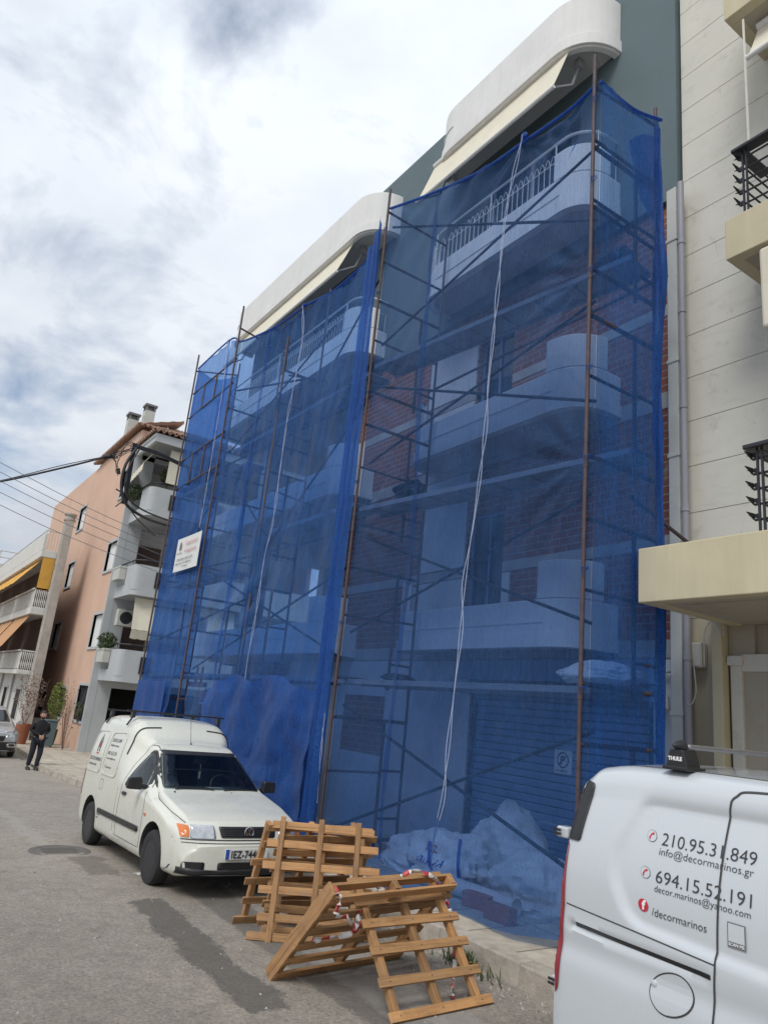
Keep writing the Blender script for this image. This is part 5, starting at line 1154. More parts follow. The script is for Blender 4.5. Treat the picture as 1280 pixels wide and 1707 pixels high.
body = LC.build('van_cream', V, cut=((.82, .33, .345, .60, 1.1), (3.42, .33, .345, .60, 1.1)), extra=(cw, cs, cf))
for x in (-.34, .34):
    m = MB(); m.prism(rounded([(-.20, .80), (.20, .80), (.17, 1.20), (-.17, 1.20)], .06, 4), lambda a, b_, d: (x+a, 1.98+.10*d+.10*(b_-.8), b_), 0, 1); m.prism(rounded([(-.10, 1.21), (.10, 1.21), (.09, 1.34), (-.09, 1.34)], .04, 4), lambda a, b_, d: (x+a, 2.03+.07*d, b_), 0, 1); m.build('seat', 'seat', V, smooth=True, local=True, bevel=.015)
m = MB(); rg = [Vector((.34+.17*math.cos(t*math.pi/12), 1.60+.05*math.sin(t*math.pi/12), 1.02+.13*math.sin(t*math.pi/12))) for t in range(25)]; m.tube(rg, .013, 6, False); m.tube([(.34, 1.60, 1.02), (.34, 1.50, .95)], .02, 6); m.bar((.18, 1.60, 1.03), (.50, 1.60, 1.03), .03, .02); m.build('steering_wheel', 'black', V, local=True, smooth=True)
m = MB(); m.tube([(0, 1.62, 1.37), (0, 1.64, 1.32)], .008, 5); m.box(-.09, .09, 1.63, 1.645, 1.28, 1.335); m.build('inside_mirror', 'black', V, local=True, bevel=.006)
m = MB(); m.tube([(0, 1.62, 1.28), (.005, 1.62, 1.18)], .004, 4); m.box(-.012, .012, 1.616, 1.624, 1.10, 1.19); m.build('hanging_charm', 'paper', V, local=True)
m = MB(); m.box(-.05, .16, 1.16, 1.26, 1.024, 1.03); m.build('dashboard_papers', 'paper', V, local=True)
bv = LC.bvh
Q = rounded([(-.685, .998), (.685, .998), (.56, 1.41), (-.56, 1.41)], .05); decal(strip(Q+[Q[0]], .05), 'y', bv, 'black', 'windscreen_seal', V, .004, .06, back=2)
ws = decal(rounded([(-.67, 1.01), (.67, 1.01), (.545, 1.395), (-.545, 1.395)], .06), 'y', bv, 'clear', 'windscreen', V, .009, thick=0, back=2)
decal(rounded([(.39, .605), (.665, .605), (.665, .735), (.41, .735)], .02), 'y', bv, 'lamp', 'headlamp', V, .006, .03)
decal(rounded([(-.665, .605), (-.39, .605), (-.41, .735), (-.665, .735)], .02), 'y', bv, 'lamp', 'headlamp', V, .006, .03)
decal(rounded([(.675, .61), (.765, .615), (.755, .725), (.675, .725)], .02), 'y', bv, 'amber', 'indicator', V, .007, .025)
decal(rounded([(-.765, .615), (-.675, .61), (-.675, .725), (-.755, .725)], .02), 'y', bv, 'amber', 'indicator', V, .007, .025)
decal(strip([(-.80, .592), (.80, .592)], .012), 'y', bv, 'seam', 'bonnet_gap', V, .002, .05)
gr_ = decal(rounded([(-.33, .615), (.33, .615), (.36, .725), (-.36, .725)], .02), 'y', bv, 'black', 'grille', V, .006, .03)
for z in (.638, .66, .682, .704): decal(strip([(-.34, z), (.34, z)], .006), 'y', bv, 'dsteel', 'grille_bar', gr_, .013, .06)
h = bv.ray_cast(Vector((0, -2, .672)), Vector((0, 1, 0)))[0]; emblem(gr_, (0, h.y-.018, .672), .055)
for x0, x1 in ((-.36, .36), (.50, .73), (-.73, -.50)): decal(rounded([(x0, .30), (x1, .30), (x1, .375), (x0, .375)], .02), 'y', bv, 'black', 'bumper_slot', V, .004, .05)
decal(strip([(-.80, .285), (-.4, .262), (.4, .262), (.80, .285)], .07), 'y', bv, 'black', 'bumper_lip', V, .012, .05)
decal(strip([(-.79, .56), (.79, .56)], .008), 'y', bv, 'seam', 'bumper_gap', V, .002, .05)
h = bv.ray_cast(Vector((0, -2, .46)), Vector((0, 1, 0)))[0]
pm_ = MB(); pm_.box(-.30, .22, h.y-.022, h.y-.008, .405, .515); pt = pm_.build('number_plate', 'plate', V, local=True, bevel=.004)
pm_ = MB(); pm_.box(-.297, -.255, h.y-.0245, h.y-.0225, .41, .51); pm_.build('plate_band', 'plate_blue', pt, local=True)
put_text('IEZ-7440', .105, 'ink', pt, (-.235, h.y-.0235, .423), (1, 0, 0), (0, 0, 1), bold=.0025, spacing=1.06, sx=.86)
for s_ in (-1, 1):
    ax = '+x' if s_ < 0 else '-x'; bk = 2
    sgn = 1
    Q = rounded([(1.35, .99), (2.05, .968), (2.03, 1.03), (1.89, 1.39), (1.79, 1.405), (1.65, 1.32)], [.05, .03, .05, .06, .05, .05]); decal(strip(Q+[Q[0]], .04), ax, bv, 'black', 'window_seal', V, .003, .06, back=bk)
    decal(rounded([(1.38, 1.0), (2.03, .98), (2.01, 1.03), (1.88, 1.375), (1.79, 1.39), (1.66, 1.31)], [.05, .03, .05, .06, .04, .05]), ax, bv, 'clear', 'side_window', V, .008, thick=0, back=bk)
    for nm, pts, w_ in (('door_gap', [(1.22, .33), (1.2, .60), (1.23, .86), (1.30, .95)], .007), ('door_gap', [(2.15, .33), (2.17, .62), (2.15, .95), (2.06, 1.42), (1.94, 1.475), (1.80, 1.45), (1.66, 1.36), (1.30, 1.0)], .008), ('sill_gap', [(1.22, .33), (2.15, .33)], .006), ('bonnet_gap', [(.20, .735), (.5, .80), (1.0, .90), (1.13, .965)], .007), ('fuel_flap', [(3.0, .93), (3.13, .93), (3.13, .80), (3.0, .80), (3.0, .93)], .005), ('body_gap', [(2.28, .36), (2.30, .9)], .004)):
        P = [tuple(p) for p in bezier([(a, b_, 0) for a, b_ in pts], 4)] if nm not in ('fuel_flap',) else pts
        decal(strip([(p[0], p[1]) for p in P], w_), ax, bv, 'seam', nm, V, .0015, .05, .001, back=bk)
    for y0, y1 in ((2.52, 3.20), (3.30, 3.95)):      # pressed panels of the cargo box: a raised bead round each
        Q = rounded([(y0, 1.0), (y1, 1.0), (y1-.02, 1.58), (y0+.04, 1.60)], .10, 6); Q.append(Q[0])
        decal(strip(Q, .018), ax, bv, 'van_cream', 'pressed_panel', V, .006, .05, .008, back=bk)
    decal(rounded([(1.28, .49), (3.0, .49), (3.0, .555), (1.28, .555)], .03), ax, bv, 'black', 'rubbing_strip', V, .010, .1, .012, back=bk)
    decal(rounded([(1.92, .835), (2.06, .835), (2.06, .875), (1.92, .875)], .015), ax, bv, 'black', 'door_handle', V, .012, .05, .014, back=bk)
    decal(rounded([(1.10, .70), (1.15, .70), (1.15, .73), (1.10, .73)], .012), ax, bv, 'amber', 'side_repeater', V, .008, .05, .008, back=bk)
    decal(rounded([(4.03, .62), (4.17, .62), (4.17, 1.0), (4.06, 1.0)], .03), ax, bv, 'red', 'tail_light', V, .006, .04, back=bk)
    # wing mirror
    m = MB(); X = s_*.80; 
    m.prism(rounded([(-.10, -.07), (.11, -.06), (.10, .075), (-.08, .085)], .03, 4), lambda a, b_, d: (s_*(.83+.10+a*.95), 1.40+.07*(d-.5)+.02*abs(a), 1.03+b_), 0, 1)
    m.bar((s_*.76, 1.40, .99), (s_*.86, 1.41, 1.01), .05, .05); mo = m.build('wing_mirror', 'black', V, smooth=True, bevel=.012, local=True)
    m = MB(); m.prism(rounded([(-.08, -.055), (.09, -.045), (.08, .06), (-.065, .07)], .03, 4), lambda a, b_, d: (s_*(.93+a*.95), 1.437+.003*d, 1.03+b_), 0, 1); m.build('mirror_glass', 'chrome', mo, local=True)
    # dark strip where the roof bars clamp, over the shoulder of the cargo box
    sec = [p for p in LC.section(2.36) if p[1] > 1.30 and p[0] > .3]
    m = MB(); m.tube([LC.warp(s_*p[0]*1.004, 2.36, p[1]+.003) for p in sec], .012, 6); m.build('roof_gutter', 'black', V, smooth=True, local=True)
    for wy in (.82, 3.42): wheel(V, s_*.745, wy, .293, .293, .185, s_)
bpy.context.view_layer.update()
for x0, a in ((-.52, 1), (.12, 1)):
    m = MB(); pts = []
    for k in range(8):
        t = k/7; x = x0+.50*t; z = 1.012+.012*math.sin(t*3); hh = bv.ray_cast(Vector((x, -2, z)), Vector((0, 1, 0)))[0]
        pts.append(Vector((x, hh.y-.025, z)))
    m.tube(pts, .008, 6); m.build('wiper', 'black', V, local=True)
m = MB(); m.tube([(-.05, 1.93, 1.50), (-.05, 2.06, 1.88)], .0035, 5); m.lathe([(.02, 0), (.016, .02), (.006, .05)], (-.05, 1.93, 1.49), 'z', 10); m.build('aerial', 'black', V, local=True)
m = MB(); m.bar((-.55, 1.02, .975), (-.55, 1.04, .985), .02, .02); m.bar((.2, 1.0, .975), (.2, 1.02, .985), .02, .02); m.build('washer_jet', 'black', V, local=True)
rk = None
for y in (2.72, 3.72):
    m = MB(); m.bar((-.76, y, 1.905), (.76, y, 1.905), .04, .022)
    o = m.build('roof_bar', 'black', V, local=True, bevel=.006)
    for s_ in (-1, 1):
        m = MB(); m.prism([(-.05, 0), (.05, 0), (.03, .10), (-.03, .11)], lambda a, b_, d: (s_*(.66+.05*(d-.5)-.2*(.11-b_)*-.4), y+a, 1.81+b_), 0, 1); m.bar((s_*.66, y, 1.83), (s_*.735, y, 1.70), .035, .02); m.build('bar_foot', 'black', o, local=True, bevel=.004)
def vtext(s, size, mat, y, z, **k): return put_text(s, size, mat, V, (-.5, y, z), (0, -1, 0), (0, 0, 1), bvh=bv, axis=(1, 0, 0), lift=.003, **k)
f_ = lambda a, b_, d: Vector((-.78-.002*d, 3.62-a*.30, 1.30+b_*.30))
def flat_logo(par, y, z, s, mat, mat2):
    for poly_, mt_, nm in (([(-.26, 0), (-.13, 0), (-.13, .5), (0, .78), (.13, .5), (.13, 0), (.26, 0), (.26, .56), (0, 1.0), (-.26, .56)], mat, 'logo'), ([(-.08, .22), (.08, .22), (.08, .48), (0, .62), (-.08, .48)], mat2, 'logo_middle'), ([(-.22, -.12), (.22, -.12), (.22, -.05), (-.22, -.05)], mat2, 'logo_base')):
        decal([(y-a*s, z+b_*s) for a, b_ in poly_], '+x', bv, mt_, nm, par, .004, .06, .001, back=2)
flat_logo(V, 3.62, 1.28, .26, 'ink_grey', 'ink_red')
vtext('DECOR MARINOS', .075, 'ink_grey', 3.93, 1.15); vtext('ΑΝΑΚΑΙΝΙΣΕΙΣ ΧΩΡΩΝ', .035, 'ink_grey', 3.90, 1.08)
vtext('210.95.31.849', .072, 'ink_grey', 3.13, 1.45); vtext('info@decormarinos.gr', .04, 'ink_grey', 3.12, 1.39)
vtext('694.15.52.191', .072, 'ink_grey', 3.13, 1.27); vtext('decor.marinos@yahoo.com', .036, 'ink_grey', 3.12, 1.21); vtext('/decormarinos', .04, 'ink_grey', 3.04, 1.09); vtext('f', .07, 'ink_red', 3.10, 1.085)
vtext('ΠΕΛ. 410 κιλά', .024, 'ink_grey', 3.05, .46); vtext('ΑΠ. 1090', .024, 'ink_grey', 3.05, .42)
m = MB(); m.box(-.3, .3, .35, 3.9, .16, .24); m.build('underbody', 'black', V, local=True)
cb_ = MB(); cb_.box(3.0, 3.15, 11.1, 11.25, -1.98, -1.90); tag(part(cb_, 'brick_piece', 'brickblock', None, bevel=.01), 'broken piece of red brick on the road behind the rear wheel of the white van', 'brick')

# ---------------------------------------------------------------- newer white van, cut by the right edge of the photo
K_in = [(3.806, 1.643), (3.0, 1.66), (3.0, 1.15), (3.42, 1.167), (3.821, 1.198), (3.896, 1.316), (3.913, 1.406), (3.86, 1.607)]
Kin = rounded([(3.80, 1.655), (3.36, 1.66), (2.5, 1.66), (2.5, 1.13), (3.42, 1.165), (3.80, 1.185), (3.915, 1.38)], [.05, .02, .08, .08, .02, .08, .12], 6)
def seg_d(px, py, P):
    best = 9
    for i in range(len(P)):
        ax_, ay = P[i-1]; bx, by = P[i]; dx_, dy_ = bx-ax_, by-ay; t = max(0, min(1, ((px-ax_)*dx_+(py-ay)*dy_)/(dx_*dx_+dy_*dy_+1e-9)))
        best = min(best, math.hypot(px-ax_-dx_*t, py-ay-dy_*t))
    return best
def kpan(x, y, z):
    if abs(x) < .6: return x
    if 2.3 < y < 4.0 and 1.05 < z < 1.75:
        d = seg_d(y, z, Kin); ins = in_poly(y, z, Kin); t = max(0, min(1, .5+(d if ins else -d)/.035)); x -= math.copysign(.020*(t*t*(3-2*t)), x)
    if 2.3 < y < 4.12 and 1.06 < z < 1.13 and y > 3.44:           # sliding door rail
        x -= math.copysign(.02*max(0, 1-abs(z-1.098)/.014), x)
    dd = math.hypot(y-3.36, z-.33)                                  # flared arch
    if dd < .66: x += math.copysign(.022*math.exp(-((dd-.40)/.10)**2), x)
    x -= math.copysign(.010*math.exp(-((z-1.02)/.05)**2), x)*(1 if 2.3 < y else 0)
    return x
TK = dict(zt=[(0, .60), (.04, .70), (.12, .88), (.3, .99), (.9, 1.10), (1.08, 1.15), (1.5, 1.42), (1.85, 1.66), (2.1, 1.745), (2.6, 1.795), (3.6, 1.80), (4.0, 1.79), (4.14, 1.765), (4.21, 1.71)],
          wt=[(0, .70), (.3, .76), (1.0, .78), (1.8, .72), (2.3, .77), (3.9, .80), (4.21, .80)], w=[(0, .78), (.15, .87), (.5, .905), (3.9, .912), (4.18, .908), (4.21, .898)],
          zs=[(0, .5), (.1, .7), (.4, .85), (1.1, .98), (1.6, 1.10), (2.2, 1.14), (4.21, 1.16)], zb=[(0, .25), (.3, .2), (3.9, .22), (4.21, .3)], r=[(0, .05), (.5, .14), (1.8, .10), (2.4, .13), (4.0, .14), (4.21, .12)])
KV = thing('delivery_van', 'newer white van with phone numbers on its side, cut off by the right photo edge', 'van', (3.665, -1.68, -1.9))
LKv = Loft(4.21, TK, nose=.2, tail=.025, rear_lean=.05, pan=(kpan,), bulge=.03)
kb_ = LKv.build('van_white', KV, cut=((.85, .33, .37, .62, 1.2), (3.36, .33, .37, .62, 1.2))); kv = LKv.bvh
def kfix(y, z):
    r_ = 1+max(0, z-1.12)*.17/2.75; return 1.68+(y-1.68)*r_, 1.9+(z-1.9)*r_
def kd(outline, ax, mat, name, lift=.004, step=.05, thick=.003, par=None):
    if ax[-1] == 'x': outline = [kfix(*p) for p in outline]
    return decal(outline, ax, kv, mat, name, par or KV, lift, step, thick, back=2)
for s_ in (-1, 1):
    ax = '+x' if s_ < 0 else '-x'
    cv = lambda pts, n=6: [(p.x, p.y) for p in bezier([(a, b_, 0) for a, b_ in pts], n)]
    kd(strip(cv([(3.43, .60), (3.428, .956), (3.418, 1.163), (3.385, 1.47), (3.358, 1.68), (3.33, 1.735), (3.26, 1.757), (2.9, 1.765), (2.5, 1.755)]), .0075), ax, 'seam', 'door_gap', .003, .04, .001)
    kd(strip(cv([(2.42, .30), (2.42, 1.0), (2.44, 1.4), (2.5, 1.74)]), .006), ax, 'seam', 'door_gap', .0015, .05, .001)
    kd(strip(cv([(4.12, 1.182), (3.8, 1.165), (3.425, 1.142)]), .005), ax, 'seam', 'body_gap', .0012, .05, .001)
    kd(rounded([(3.44, 1.088), (4.08, 1.100), (4.075, 1.117), (3.44, 1.105)], .004), ax, 'black', 'sliding_rail', .0015, .05, .001)
    kd([(3.60+.095*math.cos(t*math.pi/18)*(1+.06*math.sin(t*math.pi/9)), .99+.075*math.sin(t*math.pi/18)-.018*math.cos(t*math.pi/18)) for t in range(36)], ax, 'seam', 'fuel_flap_gap', .0012, .05, .001)
    kd([(3.60+.089*math.cos(t*math.pi/18)*(1+.06*math.sin(t*math.pi/9)), .99+.069*math.sin(t*math.pi/18)-.018*math.cos(t*math.pi/18)) for t in range(36)], ax, 'van_white', 'fuel_flap', .0028, .05, .003)
    m = MB(); hh = kv.ray_cast(Vector((s_*2, 3.675, 1.005)), Vector((-s_, 0, 0)))[0]
    m.lathe([(.001, -.012), (.012, -.008), (.014, .0), (.012, .008), (.001, .012)], (hh.x, 3.675, 1.005), 'x', 12); m.build('flap_catch', 'van_white', KV, smooth=True, local=True)
    tl = [(4.175, .88), (4.225, .88), (4.16, 1.46), (4.085, 1.455), (4.13, 1.15)]
    kd(rounded([(4.15, .84), (4.20, .80), (4.185, 1.44), (4.10, 1.44), (4.13, 1.2)], .02), ax, 'red', 'tail_light', .006, .03)
    kd(rounded([(4.035, 1.45), (4.18, 1.45), (4.15, 1.72), (3.985, 1.70)], .02), ax, 'black', 'pillar_trim', .006, .03)
    kd(rounded([(1.55, 1.13), (2.38, 1.16), (2.36, 1.60), (1.95, 1.60), (1.7, 1.40)], .05), ax, 'glass_side', 'side_window', .005)
    for wy in (.85, 3.36): wheel(KV, s_*.81, wy, .315, .315, .2, s_, 'steel')
    kd(strip([(s_*.66, 2.1), (s_*.68, 3.98)], .014), '-z', 'seam', 'roof_channel', .001, .08, .001)
kd(rounded([(-.62, 1.18), (.62, 1.18), (.55, 1.62), (-.55, 1.62)], .06), 'y', 'glass', 'windscreen')
kd(rounded([(-.76, 1.0), (.76, 1.0), (.66, 1.66), (-.66, 1.66)], .06), '-y', 'glass', 'rear_window', .006)
for s_ in (-1, 1):
    kd(rounded([(s_*.74, .82), (s_*.82, .82), (s_*.80, 1.44), (s_*.72, 1.44)][::s_], .02), '-y', 'red', 'tail_light', .006, .04)
    kd(rounded([(s_*.5, .72), (s_*.74, .74), (s_*.76, .90), (s_*.52, .86)][::s_], .03), 'y', 'lamp', 'headlamp', .006, .04)
for z, y in ((1.46, 4.225), (.84, 4.23)):
    m = MB(); m.box(-.865, -.80, y-.06, y+.008, z-.024, z+.024); hg_ = m.build('door_hinge', 'van_white', KV, local=True, bevel=.008); m = MB(); m.box(-.878, -.8755, y-.03, y+.015, z-.014, z-.003); m.box(-.878, -.8755, y-.03, y+.015, z+.003, z+.014); m.build('hinge_slot', 'black', hg_, local=True)
def ktext(s, size, mat, y, z, **k): return put_text(s, size, mat, KV, (-.6, *kfix(y, z)), (0, -1, 0), (0, 0, 1), bvh=kv, axis=(1, 0, 0), lift=.0025, **k)
def fit_text(s, mat, y0, y1, z, hgt, **k):
    k.setdefault('bold', -.0007)
    me = text_mesh(s, 1); xs = [v.co.x for v in me.vertices]; ysz = [v.co.y for v in me.vertices]; bpy.data.meshes.remove(me)
    size = hgt; wd = (max(xs)-min(xs))*size; return ktext(s, size, mat, y0, z, sx=(y0-y1)/wd, **k)
fit_text('210.95.31.849', 'ink', 3.645, 3.248, 1.508, .068); fit_text('info@decormarinos.gr', 'ink', 3.653, 3.258, 1.470, .040)
fit_text('694.15.52.191', 'ink', 3.668, 3.270, 1.366, .068); fit_text('decor.marinos@yahoo.com', 'ink', 3.673, 3.274, 1.331, .036); fit_text('/decormarinos', 'ink', 3.690, 3.452, 1.240, .042)
def circ(y, z, r_, n=28): return [(y+r_*math.cos(2*math.pi*k/n), z+r_*math.sin(2*math.pi*k/n)) for k in range(n)]
for y, z in ((3.687, 1.534), (3.710, 1.393)):
    b_ = kd(circ(y, z, .0225), '+x', 'ink_grey', 'phone_badge', .0022, .05, .0006); kd(circ(y, z, .0208), '+x', 'van_white', 'badge_field', .0035, .05, .0006, b_)
    Q = [(-.010, -.013), (-.012, -.006), (-.006, .004), (.003, .013), (.010, .014), (.012, .008), (.006, .004), (.003, .006), (-.005, -.004), (-.004, -.008), (-.007, -.014)]
    kd([(y-a*1.0, z+c_) for a, c_ in Q], '+x', 'ink_red', 'handset', .0048, .05, .0006, b_)
b_ = kd(circ(3.726, 1.268, .0235), '+x', 'ink_red', 'round_badge', .0025, .05, .0006); put_text('f', .045, 'ink_white', b_, (-.6, *kfix(3.731, 1.254)), (0, -1, 0), (0, 0, 1), bvh=kv, axis=(1, 0, 0), bold=.002, lift=.0045)
q_ = kd([(3.302, 1.219), (3.372, 1.219), (3.366, 1.302), (3.298, 1.302)], '+x', 'ink_grey', 'sticker', .0045, .05, .0006); kd([(3.305, 1.238), (3.366, 1.238), (3.362, 1.298), (3.302, 1.298)], '+x', 'van_white', 'sticker_field', .006, .05, .0006, q_)
put_text('SCAN ME', .0145, 'ink_white', q_, (-.6, *kfix(3.367, 1.2245)), (0, -1, 0), (0, 0, 1), bvh=kv, axis=(1, 0, 0), lift=.0065)
for y in (3.68, 2.6):
    m = MB(); m.prism(rounded([(-.62, -.028), (1.0, -.028), (1.0, .0), (-.62, .0)], .012, 3), lambda a, b_, d: (0, 0, 0), 0, 1) if False else None
    m.bar((-.70, y, 1.895), (.70, y, 1.895), .075, .022); o = m.build('roof_bar', 'steel', KV, local=True, bevel=.009)
    for s_ in (-1, 1):
        m = MB(); m.prism([(-.052, 0), (.052, 0), (.045, .035), (.030, .075), (-.030, .075), (-.045, .035)], lambda a, b_, d: (s_*(.745-.10*d), y+a, 1.806+b_), 0, 1); m.box(s_*.76 if s_ < 0 else .62, s_*.62 if s_ < 0 else .76, y-.06, y+.06, 1.795, 1.812); ft = m.build('bar_foot', 'black', o, local=True, bevel=.005)
        m = MB(); m.lathe([(.028, 0), (.024, .02), (.008, .06), (.002, .065)], (s_*.70, y, 1.895), 'x', 12) if s_ > 0 else m.lathe([(.028, 0), (.024, -.02), (.008, -.06), (.002, -.065)], (s_*.70, y, 1.895), 'x', 12); m.build('end_cap', 'black', o, local=True, smooth=True)
        if s_ < 0: put_text('THULE', .022, 'ink_white', ft, (-.746, y+.036, 1.835), (0, -1, 0), (0, 0, 1), bold=.001)
m = MB(); m.box(-.5, .5, .4, 3.9, .18, .24); m.build('underbody', 'black', KV, local=True)

# ---------------------------------------------------------------- grey car beyond the man
GC = thing('parked_car', 'small grey hatchback with dark lower bumper parked beyond the man in black', 'car', (3.62, 27.0, -2.488))
TG = dict(zt=[(0, .62), (.05, .74), (.15, .86), (.4, .94), (.9, 1.02), (1.05, 1.06), (1.7, 1.44), (1.9, 1.50), (2.6, 1.52), (3.3, 1.47), (3.8, 1.15), (3.98, .95)], wt=[(0, .62), (.3, .72), (1.0, .74), (1.8, .56), (3.3, .56), (3.98, .62)],
          w=[(0, .74), (.15, .84), (.5, .87), (3.6, .87), (3.98, .80)], zs=[(0, .5), (.2, .7), (1.0, .88), (3.98, .9)], zb=[(0, .22), (.3, .18), (3.98, .3)], r=[(0, .05), (1, .08), (1.8, .12), (3.98, .1)])
LG = Loft(3.98, TG, nose=.2, tail=.12, ns=80); LG.build('car_grey', GC, cut=((.78, .32, .35, .6, 1.1), (3.3, .32, .35, .6, 1.1))); gv = LG.bvh
def gd(o_, ax, mat, name, lift=.005): return decal(o_, ax, gv, mat, name, GC, lift, .06, .003, back=2)
gd(rounded([(-.62, 1.07), (.62, 1.07), (.50, 1.42), (-.50, 1.42)], .05), 'y', 'glass', 'windscreen')
for s_ in (-1, 1):
    gd(rounded([(s_*.42, .64), (s_*.80, .66), (s_*.80, .78), (s_*.48, .74)][::s_], .03), 'y', 'lamp', 'headlamp'); gd(strip([(s_*.4, .80), (s_*.82, .83)], .03), 'y', 'chrome', 'lamp_strip')
    gd(rounded([(s_*.5, .34), (s_*.80, .34), (s_*.80, .46), (s_*.5, .46)][::s_], .05), 'y', 'chrome', 'fog_light_ring', .018); gd(rounded([(s_*.56, .365), (s_*.74, .365), (s_*.74, .44), (s_*.56, .44)][::s_], .03), 'y', 'black', 'fog_light', .022)
    for wy in (.78, 3.3): wheel(GC, s_*.775, wy, .315, .315, .19, s_, 'steel')
    ax = '+x' if s_ < 0 else '-x'; gd(rounded([(1.25, 1.0), (3.2, 1.02), (2.9, 1.38), (1.85, 1.40)], .08), ax, 'glass', 'side_window')
    m = MB(); m.prism(rounded([(-.07, -.05), (.10, -.05), (.10, .07), (-.05, .07)], .03, 3), lambda a, b_, d: (s_*(.93+a), 1.25+.07*d, 1.05+b_), 0, 1); m.build('wing_mirror', 'car_grey', GC, local=True, bevel=.012)
gd([(-.80, .20), (.80, .20), (.80, .5), (-.80, .5)], 'y', 'black', 'bumper', .01); gd(rounded([(-.38, .52), (.38, .52), (.42, .68), (-.42, .68)], .04), 'y', 'black', 'grille', .008)

# ================================================================ THE MAN IN BLACK
def skin_body(name, verts, edges, mat, par, sub=2, root=0):
    me = bpy.data.meshes.new(name); me.from_pydata([v[0] for v in verts], edges, []); o = bpy.data.objects.new('tmp', me); COL.objects.link(o)
    o.modifiers.new('s', 'SKIN'); 
    for i, v in enumerate(verts):
        r_ = v[1]; me.skin_vertices[0].data[i].radius = r_ if hasattr(r_, '__len__') else (r_, r_)
    me.skin_vertices[0].data[root].use_root = True
    q = o.modifiers.new('u', 'SUBSURF'); q.levels = sub; q.render_levels = sub
    bpy.context.view_layer.update(); dg = bpy.context.evaluated_depsgraph_get(); nm = bpy.data.meshes.new_from_object(o.evaluated_get(dg)); bpy.data.objects.remove(o)
    nm.materials.clear(); nm.materials.append(MT[mat]); nm.shade_smooth(); r = bpy.data.objects.new(name, nm); COL.objects.link(r); r.parent = par; return r
Pn = thing('person', 'man in black jacket and dark trousers walking towards the camera with hands together', 'person', (4.48, 24.1, -2.49), (0, 0, R(8)))
sc_h = .93
def S3(p): return tuple(c*sc_h for c in p)
bodyV = [((0, 0, .98), (.17, .13)), ((0, 0, 1.18), (.175, .135)), ((0, .0, 1.34), (.17, .125)), ((0, .01, 1.46), (.11, .085)), ((0, 0, 1.54), (.052, .055)),
         ((-.10, 0, .90), (.095, .10)), ((-.12, -.04, .52), (.065, .068)), ((-.15, .02, .10), (.042, .045)),
         ((.10, 0, .90), (.095, .10)), ((.11, -.08, .52), (.065, .068)), ((.05, -.12, .10), (.042, .045)),
         ((-.19, .01, 1.38), (.075, .075)), ((-.28, .03, 1.17), (.052, .052)), ((-.06, -.19, 1.06), (.034, .034)),
         ((.19, .01, 1.38), (.075, .075)), ((.28, .03, 1.17), (.052, .052)), ((.06, -.19, 1.06), (.034, .034))]
E_ = [(0, 1), (1, 2), (2, 3), (3, 4), (0, 5), (5, 6), (6, 7), (0, 8), (8, 9), (9, 10), (2, 11), (11, 12), (12, 13), (2, 14), (14, 15), (15, 16)]
base_body = skin_body('body', [(S3(p), tuple(q*sc_h*.9 for q in r_)) for p, r_ in bodyV], E_, 'skin', Pn)
jk = [0, 1, 2, 3, 11, 12, 13, 14, 15, 16]; ix = {k: i for i, k in enumerate(jk)}
jv = [(S3((bodyV[k][0][0], bodyV[k][0][1], bodyV[k][0][2]-(.14 if k == 0 else .0))), tuple(q*sc_h*(1.2 if k not in (13, 16) else 1.05) for q in bodyV[k][1])) for k in jk]
jv.append((S3((0, .005, 1.53)), (.062, .066)))
skin_body('jacket', jv, [(ix[a], ix[b_]) for a, b_ in E_ if a in ix and b_ in ix]+[(3, len(jv)-1)], 'cloth', base_body)
tk = [0, 5, 6, 7, 8, 9, 10]; ix = {k: i for i, k in enumerate(tk)}
tv = [(S3(bodyV[k][0]), tuple(q*sc_h*1.18+(.012 if k in (7, 10, 6, 9) else 0) for q in bodyV[k][1])) for k in tk]
skin_body('trousers', tv, [(ix[a], ix[b_]) for a, b_ in E_ if a in ix and b_ in ix], 'jeans', base_body)
hd = MB()
def headf(u, v):
    a = 2*math.pi*u; b_ = math.pi*(v-.5); x, y, z = math.cos(a)*math.cos(b_), math.sin(a)*math.cos(b_), math.sin(b_)
    px, py, pz = x*.088, y*.108, z*.130
    if z < -.2: px *= 1+.45*(z+.2); py *= 1+.2*(z+.2)
    if y < -.6 and abs(x) < .22: py -= .022*math.exp(-((z+.08)/.16)**2)*(1-abs(x)/.22)          # nose
    if y < -.5: py += .010*math.exp(-((z-.10)/.10)**2)*(1 if .15 < abs(x) < .6 else 0)            # eye sockets
    return ((px)*sc_h, (py-.02)*sc_h, (pz+1.655)*sc_h)
hd.grid(headf, 32, 24); hd_o = hd.build('head', 'skin', base_body, smooth=True, local=True)
m = MB()
for s_ in (-1, 1): m.lathe([(.001, -.012), (.02, -.008), (.026, 0), (.02, .008), (.001, .012)], (s_*.09*sc_h, -.005, 1.65*sc_h), 'x', 10)
m.build('ears', 'skin', hd_o, smooth=True, local=True)
m = MB()
for s_ in (-1, 1): m.lathe([(.001, -.008), (.009, -.004), (.011, 0), (.009, .006), (.001, .009)], (s_*.034*sc_h, -.115*sc_h, 1.668*sc_h), 'y', 8)
m.build('eyes', 'ink', hd_o, smooth=True, local=True)
m = MB(); m.box(-.022, .022, -.126*sc_h, -.110*sc_h, 1.588*sc_h, 1.598*sc_h); m.build('mouth', 'ink_pink', hd_o, local=True, bevel=.003)
def hairf(u, v):
    p = Vector(headf(u, .5+.5*v)); c = Vector((0, -.02, 1.655))*sc_h; d = p-c; k = 1.13+.04*noise.noise(p*30); q = c+d*k
    if d.y < -.03 and d.z < .055: q = c+d*.96
    return q
